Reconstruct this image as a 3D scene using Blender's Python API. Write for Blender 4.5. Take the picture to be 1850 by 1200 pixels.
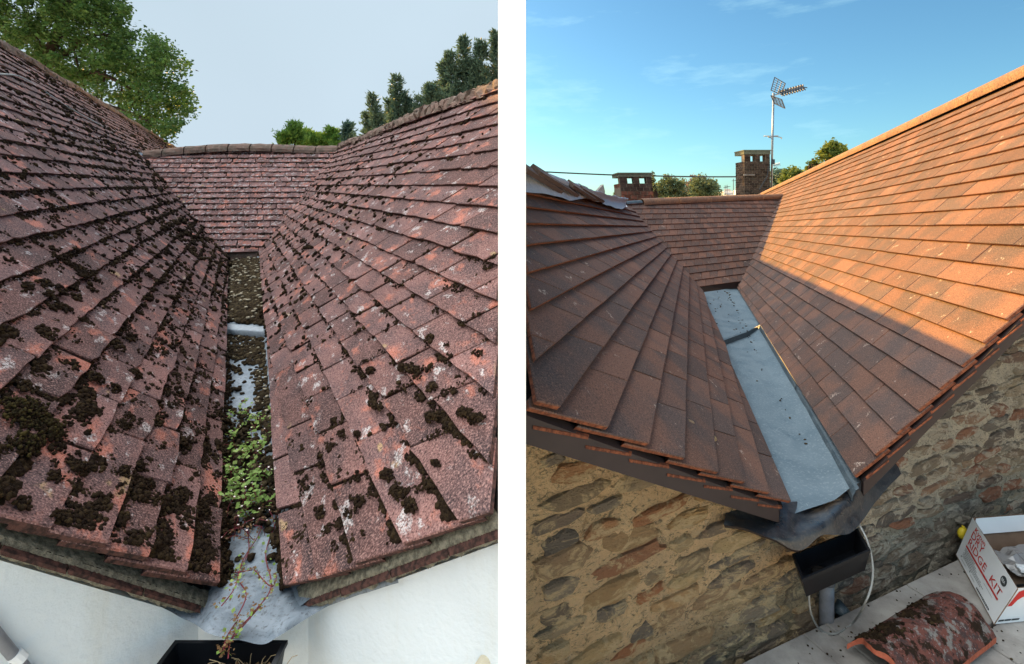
import bpy, math, random
import numpy as np
from mathutils import Vector, noise as mnoise, Quaternion

random.seed(7); rng = np.random.default_rng(7)
for o in list(bpy.data.objects): bpy.data.objects.remove(o)
SC = bpy.context.scene
COL = SC.collection
R = math.radians
H = 4.2                      # eye height above the yard

# ------------------------------------------------------------------ camera
F, CX, YH = 900.0, 925.0, 371.0
cam = bpy.data.cameras.new('camera'); camo = bpy.data.objects.new('camera', cam); COL.objects.link(camo)
cam.sensor_width = 36.0; cam.lens = 36.0 * F / 1850.0
cam.shift_y = (YH - 600.0) / 1850.0
cam.clip_start = 0.05; cam.clip_end = 3000
camo.location = (0, 0, H); camo.rotation_euler = (R(90), 0, 0)
SC.camera = camo

# ------------------------------------------------------------------ light
SUN_EL, SUN_AZ = R(30), R(40)            # azimuth: degrees west of straight ahead
S = Vector((-math.sin(SUN_AZ) * math.cos(SUN_EL), math.cos(SUN_AZ) * math.cos(SUN_EL), math.sin(SUN_EL)))
sun = bpy.data.lights.new('sun', 'SUN'); sun.energy = 5.0; sun.angle = R(0.45); sun.color = (1.0, 0.53, 0.09)
suno = bpy.data.objects.new('sun', sun); COL.objects.link(suno)
suno.rotation_euler = (-S).to_track_quat('-Z', 'Y').to_euler(); suno.location = (-20, 20, 30)

W = bpy.data.worlds.new("World"); SC.world = W; W.use_nodes = True
wn, wl = W.node_tree.nodes, W.node_tree.links
wn.clear()
def wnode(t, **k):
    n = wn.new(t)
    for a, b in k.items(): setattr(n, a, b)
    return n
wout = wnode('ShaderNodeOutputWorld')
sky = wnode('ShaderNodeTexSky', sky_type='NISHITA'); sky.sun_disc = False
sky.sun_elevation = SUN_EL; sky.sun_rotation = -SUN_AZ
sky.air_density = 1.0; sky.dust_density = 0.6; sky.ozone_density = 2.2
bg_clear = wnode('ShaderNodeBackground'); bg_clear.inputs[1].default_value = 0.052
bg_over = wnode('ShaderNodeBackground'); bg_over.inputs[1].default_value = 1.0
tc = wnode('ShaderNodeTexCoord'); sx = wnode('ShaderNodeSeparateXYZ'); wl.new(tc.outputs['Generated'], sx.inputs[0])
# thin high cirrus on the clear side
mp = wnode('ShaderNodeMapping'); mp.inputs['Scale'].default_value = (2.2, 1.2, 9.0); mp.inputs['Rotation'].default_value = (0, R(24), 0)
wl.new(tc.outputs['Generated'], mp.inputs[0])
cn = wnode('ShaderNodeTexNoise'); cn.inputs['Scale'].default_value = 2.1; cn.inputs['Detail'].default_value = 7; cn.inputs['Roughness'].default_value = .62
wl.new(mp.outputs[0], cn.inputs['Vector'])
cr = wnode('ShaderNodeMapRange'); cr.inputs[1].default_value = .56; cr.inputs[2].default_value = .80; cr.inputs[3].default_value = 0; cr.inputs[4].default_value = .42
wl.new(cn.outputs[0], cr.inputs[0])
cmix = wnode('ShaderNodeMix', data_type='RGBA'); cmix.inputs['B'].default_value = (7.0, 7.2, 7.4, 1)
wl.new(cr.outputs[0], cmix.inputs['Factor']); wl.new(sky.outputs[0], cmix.inputs['A'])
tint = wnode('ShaderNodeMix', data_type='RGBA', blend_type='MULTIPLY'); tint.inputs['Factor'].default_value = 1; tint.inputs['B'].default_value = (.62, .98, 1.02, 1)
wl.new(cmix.outputs['Result'], tint.inputs['A']); wl.new(tint.outputs['Result'], bg_clear.inputs[0])
# overcast: even low down, boosted strongly overhead to light the walls
oz = wnode('ShaderNodeMapRange'); oz.inputs[1].default_value = 0.0; oz.inputs[2].default_value = 1.0
wl.new(sx.outputs[2], oz.inputs[0])
oramp = wnode('ShaderNodeValToRGB'); e = oramp.color_ramp.elements
e[0].position = 0.0; e[0].color = (.19, .232, .265, 1)
e[1].position = 1.0; e[1].color = (1.75, 1.80, 1.80, 1)
m_ = e.new(.40); m_.color = (.185, .230, .265, 1); m_ = e.new(.60); m_.color = (1.05, 1.10, 1.12, 1)
wl.new(oz.outputs[0], oramp.inputs[0])
on = wnode('ShaderNodeTexNoise'); on.inputs['Scale'].default_value = 1.3; on.inputs['Detail'].default_value = 3
wl.new(tc.outputs['Generated'], on.inputs['Vector'])
omr = wnode('ShaderNodeMapRange'); omr.inputs[1].default_value = .3; omr.inputs[2].default_value = .7; omr.inputs[3].default_value = .92; omr.inputs[4].default_value = 1.08
wl.new(on.outputs[0], omr.inputs[0])
omul = wnode('ShaderNodeVectorMath', operation='SCALE'); wl.new(oramp.outputs[0], omul.inputs[0]); wl.new(omr.outputs[0], omul.inputs['Scale'])
wl.new(omul.outputs[0], bg_over.inputs[0])
edge = wnode('ShaderNodeMapRange', interpolation_type='SMOOTHSTEP'); edge.inputs[1].default_value = -.022; edge.inputs[2].default_value = .022
wl.new(sx.outputs[0], edge.inputs[0])
wmix = wnode('ShaderNodeMixShader'); wl.new(edge.outputs[0], wmix.inputs[0]); wl.new(bg_over.outputs[0], wmix.inputs[1]); wl.new(bg_clear.outputs[0], wmix.inputs[2])
wl.new(wmix.outputs[0], wout.inputs[0])

SC.view_settings.view_transform = 'Standard'; SC.view_settings.look = 'None'
SC.view_settings.gamma = 1.0; SC.view_settings.use_curve_mapping = False
SC.view_settings.exposure = 1.66
SC.render.engine = 'CYCLES'
SC.cycles.use_denoising = True
SC.cycles.max_bounces = 6; SC.cycles.diffuse_bounces = 3; SC.cycles.glossy_bounces = 2
SC.cycles.transparent_max_bounces = 6; SC.cycles.caustics_reflective = False; SC.cycles.caustics_refractive = False
SC.cycles.sample_clamp_indirect = 6.0

# ------------------------------------------------------------------ helpers
V = Vector
def ray(x, y): return V(((x - CX) / F, 1.0, (YH - y) / F))
def P(x, y, Y): return ray(x, y) * Y                       # a spot at distance Y in front of the eye, eye-relative
def proj(p): return (CX + F * p[0] / p[1], YH - F * p[2] / p[1])
def onplane(x, y, p, n):
    r = ray(x, y); return r * (p.dot(n) / r.dot(n))
UP = V((0, 0, H))

def link(o, parent=None):
    COL.objects.link(o)
    if parent is not None: o.parent = parent
    return o
def mesh(name, verts, faces, mats, fmat=None, smooth=False):
    me = bpy.data.meshes.new(name)
    me.from_pydata([tuple(v) for v in verts], [], faces)
    for m in (mats if isinstance(mats, (list, tuple)) else [mats]): me.materials.append(m)
    if fmat is not None: me.polygons.foreach_set('material_index', fmat)
    if smooth: me.polygons.foreach_set('use_smooth', [True] * len(me.polygons))
    me.update()
    return me
def mesh_np(name, v, f, mat, smooth=False):
    me = bpy.data.meshes.new(name)
    v = np.asarray(v, np.float32); f = np.asarray(f, np.int32); k = f.shape[1]
    me.vertices.add(len(v)); me.vertices.foreach_set('co', v.ravel())
    me.loops.add(f.size); me.loops.foreach_set('vertex_index', f.ravel())
    me.polygons.add(len(f)); me.polygons.foreach_set('loop_start', np.arange(0, f.size, k, dtype=np.int32))
    me.materials.append(mat)
    me.update(calc_edges=True)
    if smooth: me.polygons.foreach_set('use_smooth', np.ones(len(f), bool))
    return me
def tagp(o, label=None, cat=None, group=None, kind=None):
    if label: o['label'] = label
    if cat: o['category'] = cat
    if group: o['group'] = group
    if kind: o['kind'] = kind
    return o
def thing(name, loc, label, cat, group=None, kind=None):
    """an Empty at the thing's base; loc is eye-relative"""
    o = bpy.data.objects.new(name, None); o.empty_display_size = .1
    o.location = V(loc) + UP; link(o)
    return tagp(o, label, cat, group, kind)
def part(name, me, root, kind=None, label=None):
    """mesh given in eye-relative coordinates of the whole scene, hung under root"""
    o = bpy.data.objects.new(name, me); link(o, root)
    base = V((0, 0, 0)); r = root
    while r is not None: base += r.location; r = r.parent
    o.location = UP - base
    if kind: o['kind'] = kind
    if label: o['label'] = label
    return o
def solo(name, me, label=None, cat=None, group=None, kind=None):
    o = bpy.data.objects.new(name, me); link(o); o.location = UP
    return tagp(o, label, cat, group, kind)

class MB:
    def __init__(s): s.v = []; s.f = []; s.m = []
    def add(s, v, f, m=0):
        b = len(s.v); s.v += [V(q) for q in v]; s.f += [tuple(b + i for i in q) for q in f]; s.m += [m] * len(f)
    def box(s, o, a, b, c, m=0):
        """corner o, edge vectors a b c"""
        o, a, b, c = V(o), V(a), V(b), V(c)
        v = [o, o + a, o + a + b, o + b, o + c, o + a + c, o + a + b + c, o + b + c]
        s.add(v, [(0, 3, 2, 1), (4, 5, 6, 7), (0, 1, 5, 4), (1, 2, 6, 5), (2, 3, 7, 6), (3, 0, 4, 7)], m)
    def tube(s, pts, r, n=8, m=0, cap=True):
        pts = [V(p) for p in pts]; rings = []
        up = V((0.13, 0.27, .95))
        for i, p in enumerate(pts):
            d = (pts[min(i + 1, len(pts) - 1)] - pts[max(i - 1, 0)]).normalized()
            x = d.cross(up)
            if x.length < 1e-4: x = d.cross(V((1, 0, 0)))
            x.normalize(); y = d.cross(x)
            rr = r[i] if isinstance(r, (list, tuple)) else r
            rings.append([p + (x * math.cos(2 * math.pi * k / n) + y * math.sin(2 * math.pi * k / n)) * rr for k in range(n)])
        v = [q for g in rings for q in g]; f = []
        for i in range(len(pts) - 1):
            for k in range(n): f.append((i * n + k, i * n + (k + 1) % n, (i + 1) * n + (k + 1) % n, (i + 1) * n + k))
        if cap: f += [tuple(range(n - 1, -1, -1)), tuple((len(pts) - 1) * n + k for k in range(n))]
        s.add(v, f, m)
    def grid(s, rows, m=0):
        nr, nc = len(rows), len(rows[0])
        s.add([q for r in rows for q in r], [(i * nc + j, i * nc + j + 1, (i + 1) * nc + j + 1, (i + 1) * nc + j) for i in range(nr - 1) for j in range(nc - 1)], m)
    def mesh(s, name, mats, smooth=False): return mesh(name, s.v, s.f, mats, s.m, smooth)

def smooth_net(rows, ku=6, kv=6):
    """Catmull-Rom refine of a control net"""
    def cr(p, k):
        out = []
        for i in range(len(p) - 1):
            a, b, c, d = p[max(i - 1, 0)], p[i], p[i + 1], p[min(i + 2, len(p) - 1)]
            for j in range(k):
                t = j / k
                out.append(.5 * ((2 * b) + (c - a) * t + (2 * a - 5 * b + 4 * c - d) * t * t + (3 * b - a - 3 * c + d) * t ** 3))
        out.append(p[-1]); return out
    rr = [cr(r, ku) for r in rows]
    cols = [cr([r[j] for r in rr], kv) for j in range(len(rr[0]))]
    return [[cols[j][i] for j in range(len(cols))] for i in range(len(cols[0]))]
def crv(pts, k=6):
    return [q for q in smooth_net([[V(p) for p in pts], [V(p) for p in pts]], k, 1)[0]]

# ------------------------------------------------------------------ materials
class M:
    """a Principled material; node helpers return sockets"""
    def __init__(s, name, rough=.8, spec=.3, metal=0.0):
        s.mat = bpy.data.materials.new(name); s.mat.use_nodes = True
        s.n = s.mat.node_tree.nodes; s.l = s.mat.node_tree.links
        s.b = s.n['Principled BSDF']; s.b.inputs['Roughness'].default_value = rough
        s.b.inputs['Specular IOR Level'].default_value = spec; s.b.inputs['Metallic'].default_value = metal
        s._pos = None
    def node(s, t, **k):
        n = s.n.new(t)
        for a, b in k.items(): setattr(n, a, b)
        return n
    def pos(s):
        if s._pos is None: s._pos = s.node('ShaderNodeNewGeometry').outputs['Position']
        return s._pos
    def rnd(s):
        g = s.node('ShaderNodeNewGeometry').outputs['Random Per Island']; o = s.node('ShaderNodeObjectInfo').outputs['Random']
        return s.math('FRACT', s.math('ADD', g, o))
    def put(s, sock, val):
        if hasattr(val, 'links') or isinstance(val, bpy.types.NodeSocket): s.l.new(val, sock)
        elif isinstance(val, tuple) and len(val) == 3 and sock.type == 'RGBA': sock.default_value = val + (1,)
        else: sock.default_value = val
    def math(s, op, a, b=0.0, c=0.0):
        n = s.node('ShaderNodeMath', operation=op); s.put(n.inputs[0], a); s.put(n.inputs[1], b); s.put(n.inputs[2], c); return n.outputs[0]
    def vadd(s, a, b):
        n = s.node('ShaderNodeVectorMath', operation='ADD'); s.put(n.inputs[0], a); s.put(n.inputs[1], b); return n.outputs[0]
    def vscale(s, a, k):
        n = s.node('ShaderNodeVectorMath', operation='SCALE'); s.put(n.inputs[0], a); s.put(n.inputs['Scale'], k); return n.outputs[0]
    def mapping(s, vec, scale=(1, 1, 1), rot=(0, 0, 0), loc=(0, 0, 0)):
        n = s.node('ShaderNodeMapping'); s.put(n.inputs[0], vec); n.inputs['Scale'].default_value = scale; n.inputs['Rotation'].default_value = rot; n.inputs['Location'].default_value = loc; return n.outputs[0]
    def noise(s, scale, detail=4, rough=.55, vec=None, dist=0.0, off=None):
        n = s.node('ShaderNodeTexNoise'); v = vec if vec is not None else s.pos()
        if off is not None: v = s.vadd(v, (off, off * 1.7, off * .6))
        s.put(n.inputs['Vector'], v); n.inputs['Scale'].default_value = scale; n.inputs['Detail'].default_value = detail
        n.inputs['Roughness'].default_value = rough; n.inputs['Distortion'].default_value = dist; return n.outputs[0]
    def voro(s, scale, vec=None, feature='F1', rand=1.0):
        n = s.node('ShaderNodeTexVoronoi', feature=feature); s.put(n.inputs['Vector'], vec if vec is not None else s.pos()); n.inputs['Scale'].default_value = scale; n.inputs['Randomness'].default_value = rand; return n.outputs['Distance']
    def ramp(s, f, a, b, lo=0.0, hi=1.0):
        n = s.node('ShaderNodeMapRange', interpolation_type='SMOOTHSTEP'); s.put(n.inputs[0], f); n.inputs[1].default_value = a; n.inputs[2].default_value = b; n.inputs[3].default_value = lo; n.inputs[4].default_value = hi; return n.outputs[0]
    def mix(s, f, a, b, mode='MIX'):
        n = s.node('ShaderNodeMix', data_type='RGBA', blend_type=mode); s.put(n.inputs['Factor'], f); s.put(n.inputs['A'], a); s.put(n.inputs['B'], b); return n.outputs['Result']
    def pick(s, f, cols):
        n = s.node('ShaderNodeValToRGB'); s.put(n.inputs[0], f); n.color_ramp.interpolation = 'LINEAR'
        el = n.color_ramp.elements
        for i, c in enumerate(cols):
            p = i / (len(cols) - 1)
            x = el[i] if i < 2 else el.new(p)
            x.position = p; x.color = c + (1,)
        return n.outputs[0]
    def mul(s, col, f):
        n = s.node('ShaderNodeVectorMath', operation='SCALE'); s.put(n.inputs[0], col); s.put(n.inputs['Scale'], f); return n.outputs[0]
    def col(s, c): s.put(s.b.inputs['Base Color'], c); return s
    def rough(s, r): s.put(s.b.inputs['Roughness'], r); return s
    def bump(s, h, strength=.4, dist=.01):
        n = s.node('ShaderNodeBump'); n.inputs['Strength'].default_value = strength; n.inputs['Distance'].default_value = dist; s.put(n.inputs['Height'], h); s.l.new(n.outputs[0], s.b.inputs['Normal']); return s

def plain(name, c, rough=.7, spec=.3, metal=0.0, var=.18, nscale=18, bump=.15):
    m = M(name, rough, spec, metal)
    n = m.noise(nscale, 5)
    m.col(m.mul(c, m.ramp(n, .25, .75, 1 - var, 1 + var)))
    if bump: m.bump(m.noise(nscale * 4, 4), bump, .004)
    return m.mat

def old_tile(name='weathered mossy clay', dl=0.0, dp=0.0, k=1.0, gd=(-.483, .875, .037), gk=.5):
    m = M(name, .9, .15)
    r = m.rnd()
    # growth spreads further along a course than up it
    dt = m.node('ShaderNodeVectorMath', operation='DOT_PRODUCT'); m.l.new(m.pos(), dt.inputs[0]); dt.inputs[1].default_value = gd
    sq = m.vadd(m.pos(), m.vscale(gd, m.math('MULTIPLY', dt.outputs['Value'], -gk)))
    v = m.vadd(sq, m.vscale((31.0, 17.0, 23.0), r))
    base = m.mix(m.ramp(m.noise(7, 5, vec=v), .3, .7), (.088, .057, .058), (.190, .098, .088))
    base = m.mul(base, m.ramp(r, 0, 1, .72 * k, 1.28 * k))
    # salmon fresh clay
    pk = m.ramp(m.noise(8, 6, .65, vec=v, off=4.0), .545 - dp, .66 - dp)
    base = m.mix(m.math('MULTIPLY', pk, .82), base, (.47, .165, .112))
    # buff lichen
    bf = m.math('MULTIPLY', m.ramp(m.noise(5.5, 3, vec=v, off=9.0), .685, .72), m.ramp(m.noise(90, 3), .30, .48))
    base = m.mix(bf, base, (.36, .25, .13))
    # white lichen crust, crumbly edge
    wh = m.math('MULTIPLY', m.ramp(m.noise(15, 4, .6, vec=v, off=15.0), .595 - dl, .65 - dl), m.ramp(m.noise(95, 4, .7), .43, .54))
    base = m.mix(m.math('MULTIPLY', wh, .88), base, (.56, .53, .52))
    # sanded grain
    sp = m.noise(150, 3, .65)
    base = m.mul(base, m.ramp(m.noise(2.3, 3, vec=v, off=21.0), .3, .7, .74, 1.22))
    base = m.mix(m.ramp(sp, .50, .68, 0, .7), base, (.42, .25, .22))
    base = m.mix(m.ramp(sp, .49, .34, 0, .85), base, (.018, .013, .013))
    m.col(base)
    h = m.math('ADD', m.math('MULTIPLY', sp, .6), m.math('MULTIPLY', m.noise(28, 4), 1.2))
    h = m.math('ADD', h, m.math('MULTIPLY', wh, .5))
    m.bump(h, .55, .006)
    return m.mat
def new_tile():
    m = M('new granular tile face', .85, .25)
    r = m.rnd(); v = m.vadd(m.pos(), m.vscale((31.0, 17.0, 23.0), r))
    a = m.mix(m.ramp(m.noise(3.2, 3, vec=v), .38, .62), (.146, .074, .052), (.078, .055, .049))
    a = m.mix(m.ramp(r, .55, .75, 0, .42), a, (.062, .044, .040))
    a = m.mul(a, m.ramp(m.math('FRACT', m.math('MULTIPLY', r, 7.31)), 0, 1, .86, 1.15))
    # pale scuffs from stacking
    sc = m.math('MULTIPLY', m.ramp(m.noise(14, 3, vec=m.mapping(v, (1, 1, 1), (.4, .2, .6)), off=3.0, dist=.9), .65, .72), m.ramp(m.noise(120, 3), .46, .56))
    a = m.mix(m.math('MULTIPLY', sc, .8), a, (.50, .40, .33))
    sp = m.noise(190, 3, .65)
    a = m.mix(m.ramp(sp, .52, .70, 0, .6), a, (.30, .165, .105))
    a = m.mix(m.ramp(sp, .48, .34, 0, .7), a, (.024, .017, .016))
    m.col(a); m.bump(m.math('ADD', sp, m.noise(40, 3)), .4, .004)
    return m.mat
def edge_tile(name, c, dark):
    m = M(name, .9, .15)
    m.col(m.mix(m.ramp(m.noise(60, 4), .35, .65), c, dark)); m.bump(m.noise(160, 4), .7, .006)
    return m.mat
MT = {}
MT['old'] = old_tile(); MT['old_b'] = old_tile('lichened clay', -.005, .0, 1.0); MT['old_e'] = old_tile('reddish lichened clay', .045, .02, 1.25, gk=0.0); MT['new'] = new_tile()
MT['old_edge'] = edge_tile('worn clay edge', (.10, .05, .042), (.03, .02, .018))
MT['new_edge'] = edge_tile('raw orange tile edge', (.25, .085, .042), (.11, .04, .024))
MT['deck'] = plain('dark roofing felt', (.018, .016, .015), .95, .1, bump=0)
def moss_mat(name, a, b, c):
    m = M(name, .97, .05)
    r = m.rnd()
    m.col(m.mix(m.ramp(m.noise(30, 4), .35, .7), m.mix(m.ramp(r, .2, .9), a, b), c)); m.bump(m.noise(260, 4, .7), 1.0, .01)
    return m.mat
MT['moss'] = moss_mat('dry brown moss', (.020, .013, .010), (.062, .042, .021), (.034, .022, .014))
MT['moss_ol'] = moss_mat('olive moss', (.05, .042, .016), (.09, .07, .025), (.035, .028, .016))
MT['litter'] = moss_mat('gutter litter', (.045, .030, .016), (.12, .09, .05), (.030, .022, .016))
def lead(name, a, b, c, rough=.45, spec=.5, ns=9):
    m = M(name, rough, spec, .0)
    n1 = m.noise(ns, 6, .65, dist=.8); n2 = m.noise(70, 4, .7)
    k = m.mix(m.ramp(n1, .35, .65), a, b)
    k = m.mix(m.ramp(n2, .52, .66, 0, .7), k, c)
    m.col(k); m.rough(m.ramp(n1, .3, .7, rough - .1, rough + .2)); m.bump(m.math('ADD', n2, m.math('MULTIPLY', n1, 1.5)), .25, .01)
    return m.mat
MT['lead_old'] = lead('weathered lead', (.13, .165, .20), (.25, .29, .33), (.06, .065, .07), .55, .35)
MT['lead_dark'] = lead('dark lead', (.018, .022, .027), (.045, .05, .056), (.09, .08, .07), .36)
MT['valley'] = lead('grey blue gutter lining', (.085, .122, .145), (.125, .168, .195), (.20, .245, .265), .6, .35, 3.5)
MT['upstand'] = lead('blue grey upstand', (.030, .048, .06), (.065, .09, .105), (.12, .15, .165), .5)
MT['black_plastic'] = plain('black plastic', (.006, .007, .009), .42, .25, bump=.05)
MT['fascia'] = plain('dark brown verge trim', (.030, .019, .018), .55, .35, nscale=6, bump=.05)
MT['white_wall'] = (lambda m: (m.col(m.mix(m.ramp(m.noise(3, 6, .7, dist=.4), .60, .78, 0, .35), m.mix(m.ramp(m.noise(5, 6, .7, vec=m.mapping(m.pos(), (1, 1, .16)), off=2.0), .50, .72, 0, .34), m.mul((.66, .73, .77), m.ramp(m.noise(1.1, 3), .3, .7, .9, 1.03)), (.56, .56, .48)), (.40, .38, .33))),
                               m.bump(m.math('ADD', m.noise(45, 5, .6), m.math('MULTIPLY', m.noise(7, 3), 1.5)), .35, .012), m.mat)[-1])(M('white painted render', .9, .15))
MT['mortar_grey'] = (lambda m: (m.col(m.mix(m.ramp(m.noise(50, 5, .7), .35, .65), (.36, .34, .26), (.14, .135, .105))), m.bump(m.noise(80, 5, .7), 1.0, .02), m.mat)[-1])(M('lichened verge mortar', .95, .1))
def stone_mat():
    m = M('rubble stone', .9, .2)
    r = m.rnd(); v = m.vadd(m.pos(), m.vscale((31.0, 17.0, 23.0), r))
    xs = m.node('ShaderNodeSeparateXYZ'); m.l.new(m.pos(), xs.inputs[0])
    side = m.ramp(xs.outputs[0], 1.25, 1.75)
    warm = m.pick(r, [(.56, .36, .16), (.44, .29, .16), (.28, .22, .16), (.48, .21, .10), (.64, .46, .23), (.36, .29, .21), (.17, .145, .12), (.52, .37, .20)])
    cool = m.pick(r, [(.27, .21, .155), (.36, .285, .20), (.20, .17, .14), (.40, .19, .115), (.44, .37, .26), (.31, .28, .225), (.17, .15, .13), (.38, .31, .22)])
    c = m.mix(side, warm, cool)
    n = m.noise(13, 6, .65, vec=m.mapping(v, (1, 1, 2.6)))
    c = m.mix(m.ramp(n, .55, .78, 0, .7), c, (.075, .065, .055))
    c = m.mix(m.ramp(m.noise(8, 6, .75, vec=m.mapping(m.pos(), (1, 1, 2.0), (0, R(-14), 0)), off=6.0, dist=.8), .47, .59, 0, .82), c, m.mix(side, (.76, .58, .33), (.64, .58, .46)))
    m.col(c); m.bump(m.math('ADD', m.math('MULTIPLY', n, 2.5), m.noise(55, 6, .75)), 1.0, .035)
    return m.mat
MT['stone'] = stone_mat()
def mortar_mat():
    m = M('lime mortar', .95, .1)
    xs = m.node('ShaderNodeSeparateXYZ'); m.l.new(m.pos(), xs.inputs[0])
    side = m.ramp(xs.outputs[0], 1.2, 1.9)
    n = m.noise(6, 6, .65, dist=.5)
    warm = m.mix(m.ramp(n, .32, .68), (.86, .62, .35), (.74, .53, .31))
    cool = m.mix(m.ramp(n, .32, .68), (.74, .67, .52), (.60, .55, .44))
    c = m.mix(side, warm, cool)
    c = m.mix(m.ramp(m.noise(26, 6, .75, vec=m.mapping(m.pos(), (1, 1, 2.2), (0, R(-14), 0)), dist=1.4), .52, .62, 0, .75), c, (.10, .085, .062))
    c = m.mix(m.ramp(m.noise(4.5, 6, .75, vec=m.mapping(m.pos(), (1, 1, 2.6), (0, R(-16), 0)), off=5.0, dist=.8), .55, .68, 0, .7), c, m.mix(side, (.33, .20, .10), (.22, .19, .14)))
    c = m.mix(m.ramp(m.noise(11, 5, .7, off=8.0), .62, .74, 0, .55), c, (.56, .52, .44))
    # damp green-black foot of the wall
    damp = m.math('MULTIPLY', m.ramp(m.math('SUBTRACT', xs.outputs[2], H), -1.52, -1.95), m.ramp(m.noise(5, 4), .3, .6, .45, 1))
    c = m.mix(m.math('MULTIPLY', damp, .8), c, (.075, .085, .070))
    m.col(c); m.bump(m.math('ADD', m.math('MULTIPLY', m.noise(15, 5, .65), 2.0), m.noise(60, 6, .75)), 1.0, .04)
    return m.mat
MT['mortar'] = mortar_mat()
MT['slab'] = (lambda m: (m.col(m.mix(m.ramp(m.noise(42, 4, .7), .62, .72, 0, .6), m.mix(m.ramp(m.noise(3.5, 6, .65), .3, .7), (.19, .175, .16), (.40, .385, .355)), (.09, .085, .08))),
                         m.bump(m.noise(120, 4), .25, .004), m.mat)[-1])(M('pale paving slab', .85, .2))
MT['ground'] = plain('pale yard gravel', (.60, .57, .50), .9, .15, nscale=1.2)  # out of view; made pale to bounce more light onto the walls
MT['card_white'] = plain('white printed cardboard', (.74, .78, .80), .65, .3, var=.05, nscale=5, bump=.05)
MT['card_brown'] = plain('brown cardboard', (.20, .135, .095), .85, .15, var=.1)
MT['red_print'] = plain('red print', (.55, .035, .03), .6, .3, var=.04, bump=0)
MT['dark_print'] = plain('dark print', (.045, .055, .06), .6, .3, var=.04, bump=0)
MT['grey_print'] = plain('grey print', (.25, .28, .29), .6, .3, var=.04, bump=0)
MT['yellow'] = plain('yellow plastic', (.72, .55, .03), .5, .4, bump=.05)
MT['grey_pipe'] = plain('grey plastic pipe', (.20, .21, .23), .5, .4, nscale=30)
MT['cable'] = plain('pale grey cable', (.24, .25, .24), .5, .4, bump=0)
MT['wire'] = plain('dark overhead cable', (.03, .035, .04), .6, .3, bump=0)
MT['metal'] = plain('dull aluminium', (.22, .25, .28), .4, .5, .6, bump=0)
MT['metal_dark'] = plain('dark steel', (.035, .045, .06), .5, .5, .2, bump=0)
MT['membrane'] = lead('grey roofing membrane', (.24, .29, .35), (.34, .40, .47), (.42, .48, .54), .55, .3)
MT['timber'] = plain('weathered timber batten', (.115, .085, .072), .8, .2, nscale=25)
MT['ridge_new'] = (lambda m: (m.col(m.mix(m.ramp(m.noise(60, 4), .4, .65), m.mix(m.ramp(m.noise(4, 4), .35, .65), (.30, .16, .085), (.20, .115, .075)), (.10, .06, .045))), m.bump(m.noise(200, 3), .35, .004), m.mat)[-1])(M('brown concrete ridge', .8, .25))
MT['ridge_old'] = (lambda m: (m.col(m.mix(m.ramp(m.noise(16, 6, .7), .55, .72, 0, .85), m.mix(m.ramp(m.noise(9, 5), .35, .65), (.23, .15, .12), (.15, .115, .09)), (.34, .32, .28))), m.bump(m.noise(50, 5, .7), .9, .02), m.mat)[-1])(M('lichened ridge', .95, .1))
MT['brick'] = (lambda m: (m.col(m.mix(m.ramp(m.noise(3, 5, .7), .45, .7, 0, .8), m.mul((.21, .085, .055), m.ramp(m.rnd(), 0, 1, .55, 1.3)), (.05, .038, .03))), m.bump(m.noise(40, 4), .6, .02), m.mat)[-1])(M('sooty brick', .95, .1))
MT['brick_dark'] = (lambda m: (m.col(m.mix(m.ramp(m.noise(4, 5, .7), .45, .68, 0, .7), m.mul((.048, .034, .027), m.ramp(m.rnd(), 0, 1, .6, 1.5)), (.085, .075, .058))), m.bump(m.noise(40, 4), .6, .02), m.mat)[-1])(M('lichened dark brick', .95, .1))
MT['joint'] = plain('chimney mortar', (.17, .14, .105), .95, .1, nscale=9)
MT['cap_green'] = plain('lichened cap stone', (.12, .13, .095), .95, .1, nscale=12)
def leaf_mat(name, a, b, c=None, trans=.35):
    m = M(name, .6, .25)
    r = m.rnd()
    k = m.mix(r, a, b)
    if c: k = m.mix(m.ramp(m.noise(1.3, 3), .45, .65, 0, .8), k, c)
    m.col(k)
    tr = m.node('ShaderNodeBsdfTranslucent'); m.put(tr.inputs[0], m.mul(k, 1.25))
    mx = m.node('ShaderNodeMixShader'); mx.inputs[0].default_value = trans
    m.l.new(m.b.outputs[0], mx.inputs[1]); m.l.new(tr.outputs[0], mx.inputs[2])
    m.l.new(mx.outputs[0], m.n['Material Output'].inputs[0])
    return m.mat
MT['leaf_big'] = leaf_mat('broadleaf', (.032, .082, .022), (.088, .170, .045), (.062, .140, .034))
MT['leaf_con'] = leaf_mat('cypress spray', (.045, .09, .065), (.085, .145, .105), trans=.3)
MT['leaf_lime'] = leaf_mat('lime green conifer', (.085, .17, .03), (.13, .24, .045), trans=.35)
MT['leaf_yellow'] = leaf_mat('yellow green leaf', (.09, .13, .02), (.17, .20, .035), (.06, .11, .03))  # light yellow green foliage colour
MT['leaf_far'] = leaf_mat('distant leaf', (.065, .10, .05), (.12, .15, .065), (.05, .085, .055))
MT['leaf_plum'] = leaf_mat('plum leaf', (.11, .075, .065), (.16, .11, .09))
MT['weed'] = leaf_mat('weed leaf', (.17, .30, .05), (.36, .46, .14), (.22, .34, .09))
MT['weed_dry'] = leaf_mat('dry weed leaf', (.16, .08, .035), (.27, .17, .08), (.10, .05, .03))
MT['stem_red'] = plain('red weed stem', (.17, .025, .035), .6, .3, bump=0)
MT['flower'] = plain('pale weed flower', (.72, .60, .58), .7, .2, bump=0)
MT['bark'] = plain('dark bark', (.045, .035, .028), .95, .1, nscale=8)
# ------------------------------------------------------------------ the setting
def sheet(name, size, z, mat):
    me = mesh(name, [(-size, -size, z), (size, -size, z), (size, size, z), (-size, size, z)], [(0, 1, 2, 3)], mat)
    return solo(name, me, kind='structure')
sheet('ground', 900, -H, MT['ground'])

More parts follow.
